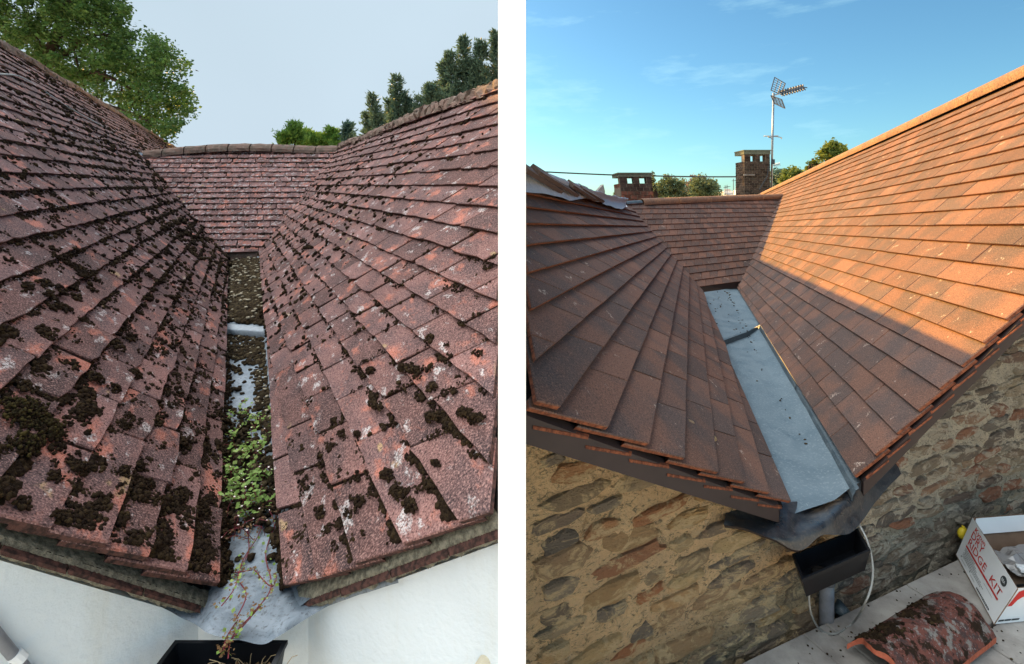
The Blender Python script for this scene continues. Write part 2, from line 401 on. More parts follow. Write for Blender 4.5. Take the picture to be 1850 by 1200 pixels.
# ------------------------------------------------------------------ roof planes (eye-relative)
def plane_rot(g, side, deg):
    ph = R(deg); h = V((-g.y, g.x, 0)) if side < 0 else V((g.y, -g.x, 0)); h.normalize()
    u = h * math.cos(ph) + V((0, 0, math.sin(ph))); n = g.cross(u).normalized()
    return n if n.z > 0 else -n
def slope_frame(vp, eave, verge, side, deg, z=-1.25):
    g = ray(*vp); o = ray(*eave); o = o * (z / o.z)
    n = plane_rot(g, side, deg); v = (onplane(*verge, o, n) - o).normalized()
    return o, g.normalized(), v, n
fA = slope_frame((428, 333), (388, 1062), (0, 928), -1, 48.4)       # mossy, slopes down to the east
fB = slope_frame((428, 333), (520, 1070), (900, 918), 1, 50.8)      # mossy, slopes down to the west
fC = slope_frame((1248, 410), (1432, 905), (950, 713), -1, 45.7)    # new, shaded
fD = slope_frame((1248, 410), (1545, 862), (1850, 548), 1, 51.2)    # new, sunlit
def far_frame(px, dep, ang, deg, vx):
    p = ray(*px) * dep; an, fp = R(ang), R(deg)
    e = V((math.cos(an), math.sin(an), 0)); u = V((-math.sin(an) * math.cos(fp), math.cos(an) * math.cos(fp), math.sin(fp)))
    n = e.cross(u).normalized(); n = n if n.z > 0 else -n
    # joints run up the picture's vertical: same x/y ratio all along
    k = ray(vx, 0).x
    # v = u + q e with v.x = k v.y
    q = (k * u.y - u.x) / (e.x - k * e.y)
    return p, e, (u + e * q).normalized(), n
fE = far_frame((410, 458), 8.39, -2.1, 43.96, 435)
fG = far_frame((1266, 521), 8.28, 34.1, 39.0, 1290)
def drop(f, d): return (f[0] - f[3] * d, f[1], f[2], f[3])
fA, fB, fC, fD, fE, fG = drop(fA, .043), drop(fB, .045), drop(fC, .046), drop(fD, .029), drop(fE, .040), drop(fG, .030)
def at(f, s, t, h=0.0): return f[0] + f[1] * s + f[2] * t + f[3] * h
def to_st(f, p):
    d = p - f[0]; g, v = f[1], f[2]; c = g.dot(v)
    a, b = d.dot(g), d.dot(v); k = 1 - c * c
    return ((a - c * b) / k, (b - c * a) / k)
def st_px(f, x, y): return to_st(f, onplane(x, y, f[0], f[3]))

def clip(poly, half):
    """Sutherland-Hodgman against half-planes (a,b,c): a s + b t + c >= 0"""
    for a, b, c in half:
        out = []
        for i in range(len(poly)):
            p, q = poly[i], poly[(i + 1) % len(poly)]
            dp, dq = a * p[0] + b * p[1] + c, a * q[0] + b * q[1] + c
            if dp >= 0: out.append(p)
            if (dp >= 0) != (dq >= 0):
                k = dp / (dp - dq); out.append((p[0] + (q[0] - p[0]) * k, p[1] + (q[1] - p[1]) * k))
        poly = out
        if len(poly) < 3: return []
    return poly
def halves(poly):
    ar = sum(poly[i][0] * poly[(i + 1) % len(poly)][1] - poly[(i + 1) % len(poly)][0] * poly[i][1] for i in range(len(poly)))
    s = 1 if ar > 0 else -1; out = []
    for i in range(len(poly)):
        p, q = poly[i], poly[(i + 1) % len(poly)]
        ex, ey = q[0] - p[0], q[1] - p[1]
        out.append((-ey * s, ex * s, (ey * p[0] - ex * p[1]) * s))
    return out
def area(p): return abs(sum(p[i][0] * p[(i + 1) % len(p)][1] - p[(i + 1) % len(p)][0] * p[i][1] for i in range(len(p)))) / 2
def world_half(f, nx, ny, nz, d):
    """half-plane in (s,t) for nx X + ny Y + nz Z + d >= 0"""
    N = V((nx, ny, nz)); return (N.dot(f[1]), N.dot(f[2]), N.dot(f[0]) + d)

def tile_geo(f, poly, t0, L, lift, th, sloped=True):
    """one tile from its outline in (s,t): bevelled top, edges; returns verts relative to the frame origin"""
    cs = sum(p[0] for p in poly) / len(poly); ct = sum(p[1] for p in poly) / len(poly)
    hh = lambda t: lift * (1 - (t - t0) / L)
    n = len(poly); v = []
    b = .16 * th / .012 * .02
    def ins(p, k):
        dx, dy = cs - p[0], ct - p[1]; l = math.hypot(dx, dy) or 1
        return (p[0] + dx / l * k, p[1] + dy / l * k)
    for p in poly: v.append(f[1] * p[0] + f[2] * p[1] + f[3] * (hh(p[1]) - .001))
    for p in poly: v.append(f[1] * p[0] + f[2] * p[1] + f[3] * (hh(p[1]) + th * .72))
    for p in poly:
        q = ins(p, .28 * th); v.append(f[1] * q[0] + f[2] * q[1] + f[3] * (hh(q[1]) + th))
    fa = [tuple(range(2 * n, 3 * n))]; m = [0]
    for i in range(n):
        j = (i + 1) % n
        fa.append((n + i, n + j, 2 * n + j, 2 * n + i)); m.append(0)
        fa.append((i, j, n + j, n + i)); m.append(1)
    return v, fa, m

def orient_poly(f, poly):
    # counter-clockwise as seen from above the roof
    ar = sum(poly[i][0] * poly[(i + 1) % len(poly)][1] - poly[(i + 1) % len(poly)][0] * poly[i][1] for i in range(len(poly)))
    flip = f[1].cross(f[2]).dot(f[3]) < 0
    return poly if (ar > 0) != flip else poly[::-1]

class Slope: pass
def build_slope(name, label, f, poly, ts, w, th, mat, mat_e, old, extra=(), seed=1, group=None, limit=300, smin=None, skip=None, stagger=.5, lk=1.02, gp=None):
    rg = random.Random(seed)
    hv = halves(poly) + list(extra)
    root = thing(name, f[0], label, 'roof', group)
    cl = clip(poly, extra) if extra else poly
    part('roof_deck', mesh('roof_deck', [at(f, *p, -.004) for p in orient_poly(f, cl)], [tuple(range(len(cl)))], MT['deck']), root)
    s_lo, s_hi = min(p[0] for p in cl), max(p[0] for p in cl)
    if smin is not None: s_lo = smin
    gm = max(ts[i + 1] - ts[i] for i in range(len(ts) - 1)); L = gm + .06
    tiles = []; shared = {}
    base_pos = f[0]
    for k in range(len(ts) - 1):
        e = ts[k + 1] - ts[k]; lift = th * L / e * lk
        s = (0.0 if smin is None else smin)
        first = True; i = 0
        n0 = math.floor((s_lo - s) / w) - 1
        s = s + n0 * w + (stagger * w if k % 2 else 0)
        # whole tile-and-a-half at the verge
        while s < s_hi:
            w_ = w
            if s < -1e-6 and s + w > 0 and k % 2 and smin is None and s_lo > -.05:
                s, w_ = 0.0, s + w + w if (s + w) < .7 * w else s + w
            t0 = ts[k] + (rg.uniform(-.007, .007) if old else rg.uniform(-.002, .002))
            gap = gp or (.007 if not old else .004)
            a, b = s + gap / 2, s + w_ - gap / 2
            nb = 5
            wob = .006 if old else .0012
            bot = [(a + (b - a) * j / nb, t0 + (rg.uniform(-wob, wob) if old else 0)) for j in range(nb + 1)]
            if old and rg.random() < .3: bot[0] = (bot[0][0] + rg.uniform(0, .025), bot[0][1] + rg.uniform(0, .03))
            if old and rg.random() < .3: bot[-1] = (bot[-1][0] - rg.uniform(0, .025), bot[-1][1] + rg.uniform(0, .03))
            full = bot + [(b, t0 + L), (a, t0 + L)]
            pl = clip(full, hv)
            s_next = s + w_
            if skip and skip(s + w_ / 2, ts[k]): pl = []
            if len(pl) >= 3 and area(pl) > 2e-4:
                cut = area(pl) < area(full) * .999
                # what of it shows
                vis = clip(pl, [(0, -1, ts[k + 1])]) or pl
                pp = [at(f, *q) for q in vis]
                if all(q.y > .3 for q in pp):
                    xy = [proj(q) for q in pp]
                    inn = clip(xy, [(1, 0, 0), (-1, 0, 1850), (0, 1, 0), (0, -1, 1200)])
                    px = area(inn) if len(inn) >= 3 else 0
                else: px = 0
                tiles.append((px, k, s, t0, w_, orient_poly(f, pl), cut, L, lift))
            s = s_next
    tiles.sort(key=lambda q: -q[0])
    jit = 1.0 if old else .25
    MBr = MB(); pool = {}
    for idx, (px, k, s, t0, w_, pl, cut, L, lift) in enumerate(tiles):
        sag = (mnoise.noise(V((s * .55 + seed, k * .23, 3.1))) * .014 + rg.uniform(-.002, .003)) if old else rg.uniform(-.0012, .0012)
        sag = max(sag, -.008) + (.008 if old else 0)
        if idx < limit and px > 25:
            if cut or old:
                rel = [(p[0] - s, p[1] - t0) for p in pl]
                v, fa, m = tile_geo(f, rel, 0.0, L, lift, th); me = mesh('tile', v, fa, [mat, mat_e], m)
            else:
                key = (round(w_, 3), round(lift, 4), rg.randrange(2))
                if key not in pool:
                    rel = [(p[0] - s, p[1] - t0) for p in pl]
                    v, fa, m = tile_geo(f, rel, 0.0, L, lift, th); pool[key] = mesh('tile', v, fa, [mat, mat_e], m)
                me = pool[key]
            o = bpy.data.objects.new('tile', me); link(o, root)
            o.location = f[1] * s + f[2] * t0 + f[3] * sag
            o.rotation_mode = 'QUATERNION'
            q = Quaternion(f[3], rg.gauss(0, .004) * jit) @ Quaternion(f[1], rg.gauss(0, .006) * jit) @ Quaternion(f[2], rg.gauss(0, .007) * jit)
            o.rotation_quaternion = q
        else:
            v, fa, m = tile_geo(f, pl, t0, L, lift, th)
            b = len(MBr.v); dh = f[0] + f[3] * sag
            MBr.v += [q + dh for q in v]; MBr.f += [tuple(b + i for i in q) for q in fa]; MBr.m += m
    if MBr.v: part('tiling', MBr.mesh('tiling', [mat, mat_e]), root, kind='stuff')
    sl = Slope(); sl.f, sl.poly, sl.ts, sl.root, sl.cl, sl.th, sl.hv = f, poly, ts, root, cl, th, hv
    return sl

def steps(first, pitch, top):
    t = list(first)
    while t[-1] + pitch * .7 < top: t.append(t[-1] + pitch)
    t.append(top); return t
NEAR = lambda f: world_half(f, 0, 1, 0, -.62)                         # nothing closer than the scaffold edge
WT = .0278                                                            # half of the gap wall

pA = [(0, 0), (8.24, .10), (40, .6), (40, 4.54), (0, 4.54)]
skipA = lambda s, t: s > 8.8 + t * 1.39 and t < 2.5
A_ = build_slope('mossy_roof', 'steep old tiled roof thick with brown moss below the big broadleaf tree', fA, pA,
                 steps([0, .13, .27, .41, .571, .76], .165, 4.54), .42, .016, MT['old'], MT['old_edge'], True, [NEAR(fA)], 11, 'old mossy roof slopes', skip=skipA, lk=1.2)
pB = [(0, 0), (7.57, .36), (11.75, 3.64), (11.9, 3.85), (0, 3.85)]
B_ = build_slope('mossy_roof', 'old tiled roof with white lichen and scattered moss below the dark cypresses', fB, pB,
                 steps([0, .16, .365, .574, .80, 1.0], .195, 3.85), .42, .017, MT['old_b'], MT['old_edge'], True, [NEAR(fB), world_half(fB, -1, 0, 0, -WT - .003)], 12, 'old mossy roof slopes', lk=1.2)
def far_poly(f, pxs): return [st_px(f, *p) for p in pxs]
pE = far_poly(fE, [(395, 459), (482, 456), (640, 268), (600, 268), (440, 266), (330, 270), (240, 286)])
pE = far_poly(fE, [(395, 460), (484, 457), (640, 271), (240, 281)])
tE0 = min(p[1] for p in pE); tE1 = max(p[1] for p in pE)
E_ = build_slope('mossy_roof', 'old reddish cross roof spotted with pale lichen closing the end of the mossy valley', fE, pE,
                 [tE0 + (tE1 - tE0) * i / 19 for i in range(20)], .24, .013, MT['old_e'], MT['old_edge'], True, [], 13, 'old mossy roof slopes', smin=min(p[0] for p in pE), lk=1.7, gp=.0015)
pC = [(0, 0), (5.83, .55), (10.2, 3.38), (10.2, 3.40), (0, 3.40)]
C_ = build_slope('tiled_roof', 'new dark brown tiled roof in shade with grey membrane along its ridge', fC, pC,
                 steps([0, .25, .5, .72, .97, 1.19, 1.40, 1.61, 1.80], .2, 3.40), .42, .013, MT['new'], MT['new_edge'], False, [NEAR(fC), world_half(fC, 1, 0, 0, -WT - .003)], 14, 'new tiled roof slopes', lk=1.75)
pD = [(0, 0), (7.32, .10), (24, .5), (24, 3.22), (0, 3.22)]
skipD = lambda s, t: s > 7.8 + t * 1.96 and t < 2.4
D_ = build_slope('tiled_roof', 'new tiled roof glowing orange in the sun above its shaded lower courses', fD, pD,
                 steps([0], .1375, 3.22), .44, .014, MT['new'], MT['new_edge'], False, [], 15, 'new tiled roof slopes', skip=skipD, lk=1.12)
pG = far_poly(fG, [(1240, 523), (1345, 509), (1425, 357), (1118, 371)])
tG0 = min(p[1] for p in pG); tG1 = max(p[1] for p in pG)
G_ = build_slope('tiled_roof', 'new brown cross roof with level courses under the two chimneys', fG, pG,
                 [tG0 + (tG1 - tG0) * i / 16 for i in range(17)], .235, .013, MT['new'], MT['new_edge'], False, [], 16, 'new tiled roof slopes', smin=min(p[0] for p in pG), lk=1.15, gp=.007)

# the hidden far sides, so that each ridge is a ridge
def back_slope(sl, a, b, out, drop, mat, out2=None):
    p, q = at(sl.f, *a, -.01), at(sl.f, *b, -.01)
    part('rear_slope', mesh('rear_slope', [p, q, q + V(out2 or out) + V((0, 0, -drop)), p + V(out) + V((0, 0, -drop))], [(0, 1, 2, 3)], mat), sl.root)
back_slope(A_, (2.2, 4.54), (40, 4.54), (-3.6, -1.6, 0), 3.9, MT['old_edge'])
back_slope(D_, (0, 3.22), (24, 3.22), (3.2, -1.2, 0), 3.6, MT['new_edge'])
back_slope(B_, (4.62, 3.85), (11.9, 3.85), (.03, .6, 0), 3.2, MT['old_edge'], (1.4, 2.6, 0))
back_slope(C_, (3.45, 3.4), (10.2, 3.4), (.1, .9, 0), 3.2, MT['new_edge'], (-1.4, 3.2, 0))
back_slope(E_, st_px(fE, 240, 281), st_px(fE, 640, 271), (-.3, 2.3, 0), 2.3, MT['old_edge'])
back_slope(G_, st_px(fG, 1118, 371), st_px(fG, 1425, 357), (-1.2, 1.8, 0), 1.9, MT['new_edge'])

for sl, a, b, mt in ((E_, (392, 461), (486, 458), MT['ridge_old']), (G_, (1236, 526), (1348, 511), MT['fascia'])):
    p, q = at(sl.f, *st_px(sl.f, *a), -.02), at(sl.f, *st_px(sl.f, *b), -.02); mb = []
    k = V((0, 0, 0))
    part('eave_board', mesh('eave_board', [p + V((0, 0, .045)), q + V((0, 0, .045)), q + V((0, 0, -.6)), p + V((0, 0, -.6))], [(0, 1, 2, 3)], mt), sl.root)
# ------------------------------------------------------------------ ridges
def ridge_piece(mb, p, q, r, th, arc=105, flat=1.0, n=8, rough=0, rg=random, m=0):
    d = (q - p).normalized(); x = d.cross(V((0, 0, 1))).normalized(); z = x.cross(d)
    nl = 3 if rough else 1
    rows = []
    for rr in (r, r - th):
        for j in range(nl + 1):
            c = p.lerp(q, j / nl)
            row = []
            for i in range(n + 1):
                a = R(-arc + 2 * arc * i / n); k = rr * (1 + rg.uniform(-rough, rough))
                row.append(c + x * math.sin(a) * k + z * math.cos(a) * k * flat)
            rows.append(row)
    o = rows[:nl + 1]; inn = rows[nl + 1:]
    mb.grid(o, m); mb.grid([r_[::-1] for r_ in inn], m)
    for a, b in ((o[0], inn[0]), (inn[-1], o[-1])): mb.grid([a, b], m)
    mb.grid([[o[j][0] for j in range(nl + 1)], [inn[j][0] for j in range(nl + 1)]][::-1], m)
    mb.grid([[o[j][-1] for j in range(nl + 1)], [inn[j][-1] for j in range(nl + 1)]], m)
def ridge_run(sl, s0, s1, t, length, r, th, mat, name='ridge_tile', h=0.0, arc=105, rough=0, gap=.008, seed=3, sag=0, end=None, smooth=True):
    rg = random.Random(seed); s = s0; k = 0
    while s < s1 - .05:
        e = min(s + length, s1); mb = MB()
        p, q = at(sl.f, s, t), at(sl.f, e - gap, t)
        for w in (p, q): w.z += h + (sag * mnoise.noise(V((w.x * .6, w.y * .6, 2))) if sag else 0)
        ridge_piece(mb, p, q, r * (1 + (rg.uniform(-.04, .04) if rough else 0)), th, arc, rough=rough, rg=rg)
        part(name, mb.mesh(name, mat, smooth), sl.root); s = e; k += 1
ridge_run(D_, -.03, 24, 3.22, 1.09, .112, .022, MT['ridge_new'], h=-.012, seed=4)
a_, b_ = st_px(fG, 1158, 368), st_px(fG, 1413, 357)
for i in range(5):
    p, q = (at(fG, a_[0] + (b_[0] - a_[0]) * k, a_[1] + (b_[1] - a_[1]) * k) for k in (i / 5, (i + 1) / 5 - .006))
    mb = MB(); ridge_piece(mb, p + V((0, 0, -.0)), q + V((0, 0, -.0)), .105, .02); part('ridge_tile', mb.mesh('ridge_tile', MT['ridge_new'], True), G_.root)
p, q = at(fG, *st_px(fG, 1128, 370)), at(fG, *st_px(fG, 1157, 368))
mb = MB(); ridge_piece(mb, p, q, .07, .006, 80); part('lead_flashing', mb.mesh('lead_flashing', MT['upstand'], True), G_.root)
ridge_run(A_, 2.2, 36, 4.54, .62, .11, .03, MT['ridge_old'], h=-.01, rough=.16, seed=6, sag=.05, smooth=False)
ridge_run(B_, 4.60, 11.9, 3.85, .19, .105, .03, MT['ridge_old'], h=-.01, rough=.24, seed=7, sag=.05, smooth=False)
a_, b_ = st_px(fE, 262, 281), st_px(fE, 614, 271)
for i in range(9):
    c = []
    for k in (i / 9, (i + 1) / 9 - .006):
        p = at(fE, a_[0] + (b_[0] - a_[0]) * k, a_[1] + (b_[1] - a_[1]) * k); p.z += .10 * math.sin(math.pi * min(1, k * 1.15)) - .04; c.append(p)
    mb = MB(); ridge_piece(mb, c[0], c[1], .135, .03, rough=.07, rg=random.Random(40 + i)); part('ridge_tile', mb.mesh('ridge_tile', MT['ridge_old']), E_.root)
mb = MB(); p = at(fE, *st_px(fE, 266, 284)); mb.box(p + V((-.12, -.16, -.10)), (.10, .03, .02), (0, .06, 0), (-.03, 0, .16))
part('pale_mortar_plug', mb.mesh('pale_mortar_plug', MT['card_white']), E_.root)

# ------------------------------------------------------------------ verges
def noisy_strip(f, t0, t1, n, prof, amp, seed):
    """prof: list of (out along -g, z) below the verge line"""
    rg = random.Random(seed); rows = []
    out = V((-f[1].x, -f[1].y, 0)).normalized()
    for o, z in prof:
        rows.append([f[0] + f[2] * (t0 + (t1 - t0) * i / n) + out * (o + rg.uniform(-amp, amp)) + V((0, 0, z + rg.uniform(-amp, amp) + (.014 * mnoise.noise(V((i * 22 / n, seed, 0))) if z < -.04 else 0))) for i in range(n + 1)])
    return rows
def old_verge(sl, t1, seed):
    f = sl.f
    mb = MB(); rows = noisy_strip(f, -.02, t1, 220, [(-.05, .0), (-.004, -.004), (.008, -.014), (.001, -.026), (.010, -.038), (.006, -.050), (-.01, -.058), (-.06, -.060)], .0018, seed)
    mb.grid(rows); part('mortar_bed', mb.mesh('mortar_bed', MT['mortar_grey'], False), sl.root)
    rg = random.Random(seed); out = V((-f[1].x, -f[1].y, 0)).normalized(); t = .01
    while t < t1:
        l = rg.uniform(.17, .24)
        b = MB(); b.box(f[0] + f[2] * t + out * (-.03) + V((0, 0, -.028 + rg.uniform(-.004, .004))), f[2] * l, out * rg.uniform(.048, .06), V((0, 0, .012)))
        part('undercloak_tile', b.mesh('undercloak_tile', MT['old_edge']), sl.root); t += l + .006
old_verge(A_, 1.6, 5); old_verge(B_, .90, 9)
def new_verge(sl, t1, sgn):
    f = sl.f; out = V((-f[1].x, -f[1].y, 0)).normalized()
    b = MB()
    b.box(f[0] + f[2] * (.06 if sgn > 0 else .012) + out * (-.03) + V((0, 0, -.068)), f[2] * (t1 - (.08 if sgn > 0 else .03)), out * .040, V((0, 0, .066)))
    part('verge_trim', b.mesh('verge_trim', MT['fascia']), sl.root)
    for k in range(len(sl.ts) - 1):
        if sl.ts[k + 1] > t1 - .02: break
        e = sl.ts[k + 1] - sl.ts[k]
        b = MB(); z0 = -.004 - .004 * (k % 2)
        a = f[0] + f[2] * (sl.ts[k] + .03) + out * .0 + V((0, 0, z0))
        b.box(a, f[2] * (e * 1.05) + V((0, 0, -.022)), out * .015, V((0, 0, .0075)))
        part('undercloak_tile', b.mesh('undercloak_tile', MT['new_edge']), sl.root)
new_verge(C_, 1.722, 1); new_verge(D_, 3.24, -1)
# ------------------------------------------------------------------ walls under the roofs
def wall_line(o, d): return V((o.x, o.y, 0)), V((d.x, d.y, 0)).normalized()
def wall_hit(x, y, o, d):
    """where the ray through a picture point meets the upright wall through o along d"""
    n = V((d.y, -d.x, 0)); r = ray(x, y); return r * (n.dot(o) / n.dot(r))
def slab_wall(mb, o, d, a0, a1, ztop, zbot, thick, n=24):
    nn = V((d.y, -d.x, 0)); nn = nn if nn.y < 0 else -nn       # faces the eye
    fr = [[o + d * (a0 + (a1 - a0) * i / n) + V((0, 0, z)) for i in range(n + 1)] for z in (0, 1)]
    top = [o + d * (a0 + (a1 - a0) * i / n) + V((0, 0, ztop(a0 + (a1 - a0) * i / n))) for i in range(n + 1)]
    bot = [V((p.x, p.y, zbot)) for p in top]
    k = -nn * thick
    mb.grid([bot, top, [p + k for p in top], [p + k for p in bot]])
# white rendered wall: two faces meeting behind the outlet
def inset(f, d):
    k = V((f[2].y, -f[2].x, 0)).normalized(); k = k if k.y < 0 else -k
    return f[0] - k * d
oL, dL = wall_line(inset(fA, .035), fA[2]); oR, dR = wall_line(inset(fB, .035), fB[2])
mid = (oL + oR) / 2
zA = lambda a: fA[0].z - .075 + fA[2].z * max(0, a) / math.hypot(fA[2].x, fA[2].y)
zB = lambda a: fB[0].z - .075 + fB[2].z * max(0, a) / math.hypot(fB[2].x, fB[2].y)
rw = thing('rendered_wall', (mid.x, mid.y, -H), 'white painted smooth rendered gable wall below the mossy roofs', 'wall')
mb = MB(); slab_wall(mb, oL, dL, 0, 1.05, zA, -H, .2); part('wall_face', mb.mesh('wall_face', MT['white_wall']), rw)
mb = MB(); slab_wall(mb, oR, dR, 0, .775, zB, -H, .03); part('wall_face', mb.mesh('wall_face', MT['white_wall']), rw)
mb = MB(); slab_wall(mb, oL, (oR - oL).normalized(), 0, (oR - oL).length, lambda a: -1.335, -H, .2, 2); part('wall_face', mb.mesh('wall_face', MT['white_wall']), rw)
# added white slab filling the gap, top raked to shape the new roof's shadow
top = lambda y: .455 + .1925 * (y - 1.0)
mb = MB()
y0, y1 = 1.0, 18.5
v = [(-WT, y0, -H), (WT, y0, -H), (WT, y0, top(y0)), (-WT, y0, top(y0)), (-WT, y1, -H), (WT, y1, -H), (WT, y1, top(y1)), (-WT, y1, top(y1))]
mb.add(v, [(0, 1, 2, 3), (5, 4, 7, 6), (1, 5, 6, 2), (4, 0, 3, 7), (3, 2, 6, 7), (0, 4, 5, 1)])
solo('gap_wall', mb.mesh('gap_wall', plain('bright gap white', (.94, .94, .94), .8, .2, var=.02, bump=.03)), 'narrow bright white slab added in the gap between the two roofs', 'wall')

# rubble stone gable
oS = V((1.578, 2.375, 0)); dS = V((2.15, 1, 0)).normalized(); nS = V((dS.y, -dS.x, 0))     # nS faces the eye
def roof_z(p):
    z = -1.37
    for f in (fC, fD):
        zz = f[0].z - (f[3].x * (p.x - f[0].x) + f[3].y * (p.y - f[0].y)) / f[3].z
        z = max(z, zz - .10)
    return z
sw = thing('stone_wall', (oS.x, oS.y, -H), 'rubble stone gable wall in ochre lime mortar under the new roofs', 'wall')
a0, a1, na, nz = -1.70, 2.6, 260, 90
rows = []
for j in range(nz + 1):
    row = []
    for i in range(na + 1):
        p = oS + dS * (a0 + (a1 - a0) * i / na); zt = roof_z(p); z = -2.7 + (zt + 2.7) * j / nz
        q = V((p.x, p.y, z)); d = mnoise.noise(q * 7) * .014 + mnoise.noise(V((q.x * 16, q.y * 16, q.z * 34 - q.x * 6))) * .011 + mnoise.noise(q * 60) * .004
        row.append(q + nS * d)
    rows.append(row)
mb = MB(); mb.grid(rows); part('mortar', mb.mesh('mortar', MT['mortar'], True), sw, kind='stuff')
mb = MB(); p0, p1 = oS + dS * a0 - nS * .25, oS + dS * a1 - nS * .25
mb.box(V((p0.x, p0.y, -H)), p1 - p0, nS * .2, V((0, 0, H - 2.6))); part('wall_foot', mb.mesh('wall_foot', MT['mortar']), sw)
rs = random.Random(5); stones = []
z = -2.35
while z < .6:
    hrow = rs.uniform(.042, .088); a = a0 + rs.uniform(0, .1)
    while a < a1:
        w = rs.uniform(.10, .34) * (.85 + hrow * 4); h = hrow * rs.uniform(.75, 1.15)
        ca, cz = a + w / 2, z + hrow / 2 + rs.uniform(-.012, .012)
        p = oS + dS * ca
        zt = roof_z(p)
        if cz < zt + .03 and p.x - w / 2 * dS.x > .05 and rs.random() < (.97 if ca > 0 else .93):
            n = rs.choice((9, 10, 11)); tl = rs.uniform(-.04, .16) if ca < 0 else rs.uniform(-.10, .12); out = []
            pr = rs.uniform(.006, .020); ph = rs.uniform(0, 6)
            ring = []
            for i in range(n):
                th = 2 * math.pi * (i + rs.uniform(-.25, .25)) / n
                c, s_ = math.cos(th), math.sin(th); k = (abs(c) ** 3.2 + abs(s_) ** 3.2) ** (-1 / 3.2) * rs.uniform(.78, 1.16)
                x, y = c * k * w * .47, s_ * k * h * .47
                ring.append((x * math.cos(tl) - y * math.sin(tl), x * math.sin(tl) + y * math.cos(tl)))
            v = []
            for sc, hh in ((1.06, -.012), (.97, pr * .6), (.78, pr)):
                for x, y in ring:
                    v.append(dS * (x * sc) + V((0, 0, y * sc)) + nS * (hh + rs.uniform(-.005, .005) + (x * .03 if hh > 0 else 0)))
            v.append(nS * (pr * 1.15))
            fa = []
            for r_ in range(2):
                for i in range(n): j = (i + 1) % n; fa.append((r_ * n + i, r_ * n + j, (r_ + 1) * n + j, (r_ + 1) * n + i))
            for i in range(n): fa.append((2 * n + i, 2 * n + (i + 1) % n, 3 * n))
            c3 = V((p.x, p.y, cz)); x_, y_ = proj(c3)
            vis = c3.y > .5 and 945 < x_ < 1860 and y_ < 1215 and cz < zt
            big = w * h * (F / c3.y) ** 2 if vis else 0
            stones.append((big, c3, v, fa))
        a += w + rs.uniform(.002, .018)
    z += hrow + rs.uniform(.0, .008)
stones.sort(key=lambda q: -q[0]); mb = MB()
for i, (big, c3, v, fa) in enumerate(stones):
    if i < 300 and big > 60:
        o = bpy.data.objects.new('stone', mesh('stone', v, fa, MT['stone'], smooth=False)); link(o, sw); o.location = c3 + UP - sw.location
    else: mb.add([q + c3 for q in v], fa)
part('small_stones', mb.mesh('small_stones', MT['stone']), sw, kind='stuff')

# ------------------------------------------------------------------ valley gutters
def eaveA(u): return at(fA, 8.24 * u, .10 * u)
def eaveB(u): return at(fB, 7.57 * u, .36 * u)
def eaveC(u): return at(fC, 5.83 * u, .55 * u)
def eaveD(u): return at(fD, 7.32 * u, .10 * u)
def valley_sheet(ea, eb, u0, u1, drop, nu, prof, amp=.004, seed=0):
    """prof: list of (share across 0..1, z above the sole)"""
    rows = []
    for i in range(nu + 1):
        u = u0 + (u1 - u0) * i / nu; p, q = ea(u), eb(u)
        base = p.lerp(q, .5).z * 0
        row = []
        for k, z in prof:
            c = p.lerp(q, k); zz = p.z + (q.z - p.z) * max(0, min(1, k)) - drop(u) + z
            row.append(V((c.x, c.y, zz + mnoise.noise(V((c.x * 6, c.y * 6, seed))) * amp)))
        rows.append(row)
    return rows
gut = thing('valley_gutter', fA[0].lerp(fB[0], .5), 'weathered pale lead valley gutter clogged with moss between the mossy roofs', 'gutter')
UA = .44
prof = [(-.28, .10), (-.12, .012), (.0, 0), (.15, 0), (.3, 0), (.5, 0), (.7, 0), (.88, .002), (.93, .03), (1.02, .05), (1.2, .09)]
mb = MB(); mb.grid(valley_sheet(eaveA, eaveB, -.005, UA, lambda u: .048 + .075 * u / UA, 40, prof, .008, 1)); part('lead_sheet', mb.mesh('lead_sheet', MT['lead_old'], True), gut)
mb = MB(); mb.grid(valley_sheet(eaveA, eaveB, UA - .006, 1.03, lambda u: .045 + .03 * u, 30, prof, .008, 2)); part('lead_sheet', mb.mesh('lead_sheet', MT['lead_old'], True), gut)
p, q = eaveA(UA), eaveB(UA); mb = MB()
fr = [p.lerp(q, k / 8) for k in range(9)]; back = eaveA(UA + .03) - p
mb.grid([[w + V((0, 0, -.125)) - back * .1 for w in fr], [w + V((0, 0, -.060)) - back * .25 for w in fr], [w + V((0, 0, -.052)) - back * .1 for w in fr], [w + V((0, 0, -.056)) + back * .6 for w in fr]])
part('drip_step', mb.mesh('drip_step', plain('clean lead lip', (.27, .31, .35), .45, .5, nscale=30), True), gut)
# lead apron over the wall head
def net(rows): return [[P(*c) for c in r] for r in rows]
ap = net([
    [(222, 1052, 1.49), (300, 1074, 1.58), (360, 1084, 1.64), (392, 1050, 1.70), (430, 1050, 1.70), (470, 1052, 1.70), (514, 1058, 1.69), (562, 1068, 1.64), (715, 1036, 1.47)],
    [(221, 1055, 1.47), (298, 1086, 1.555), (356, 1104, 1.60), (384, 1092, 1.60), (428, 1094, 1.60), (474, 1098, 1.60), (520, 1096, 1.60), (578, 1084, 1.60), (717, 1042, 1.45)],
    [(223, 1058, 1.46), (300, 1098, 1.54), (354, 1120, 1.57), (380, 1128, 1.53), (424, 1136, 1.52), (474, 1140, 1.52), (514, 1124, 1.53), (588, 1092, 1.58), (719, 1047, 1.44)],
    [(225, 1061, 1.455), (302, 1104, 1.535), (352, 1128, 1.56), (376, 1144, 1.50), (422, 1158, 1.475), (472, 1162, 1.475), (506, 1148, 1.50), (592, 1098, 1.575), (720, 1051, 1.437)]])
for i, c in enumerate(ap[-1]): c.z += .004 * math.sin(i * 2.1)
mb = MB(); g_ = smooth_net(ap, 7, 6)
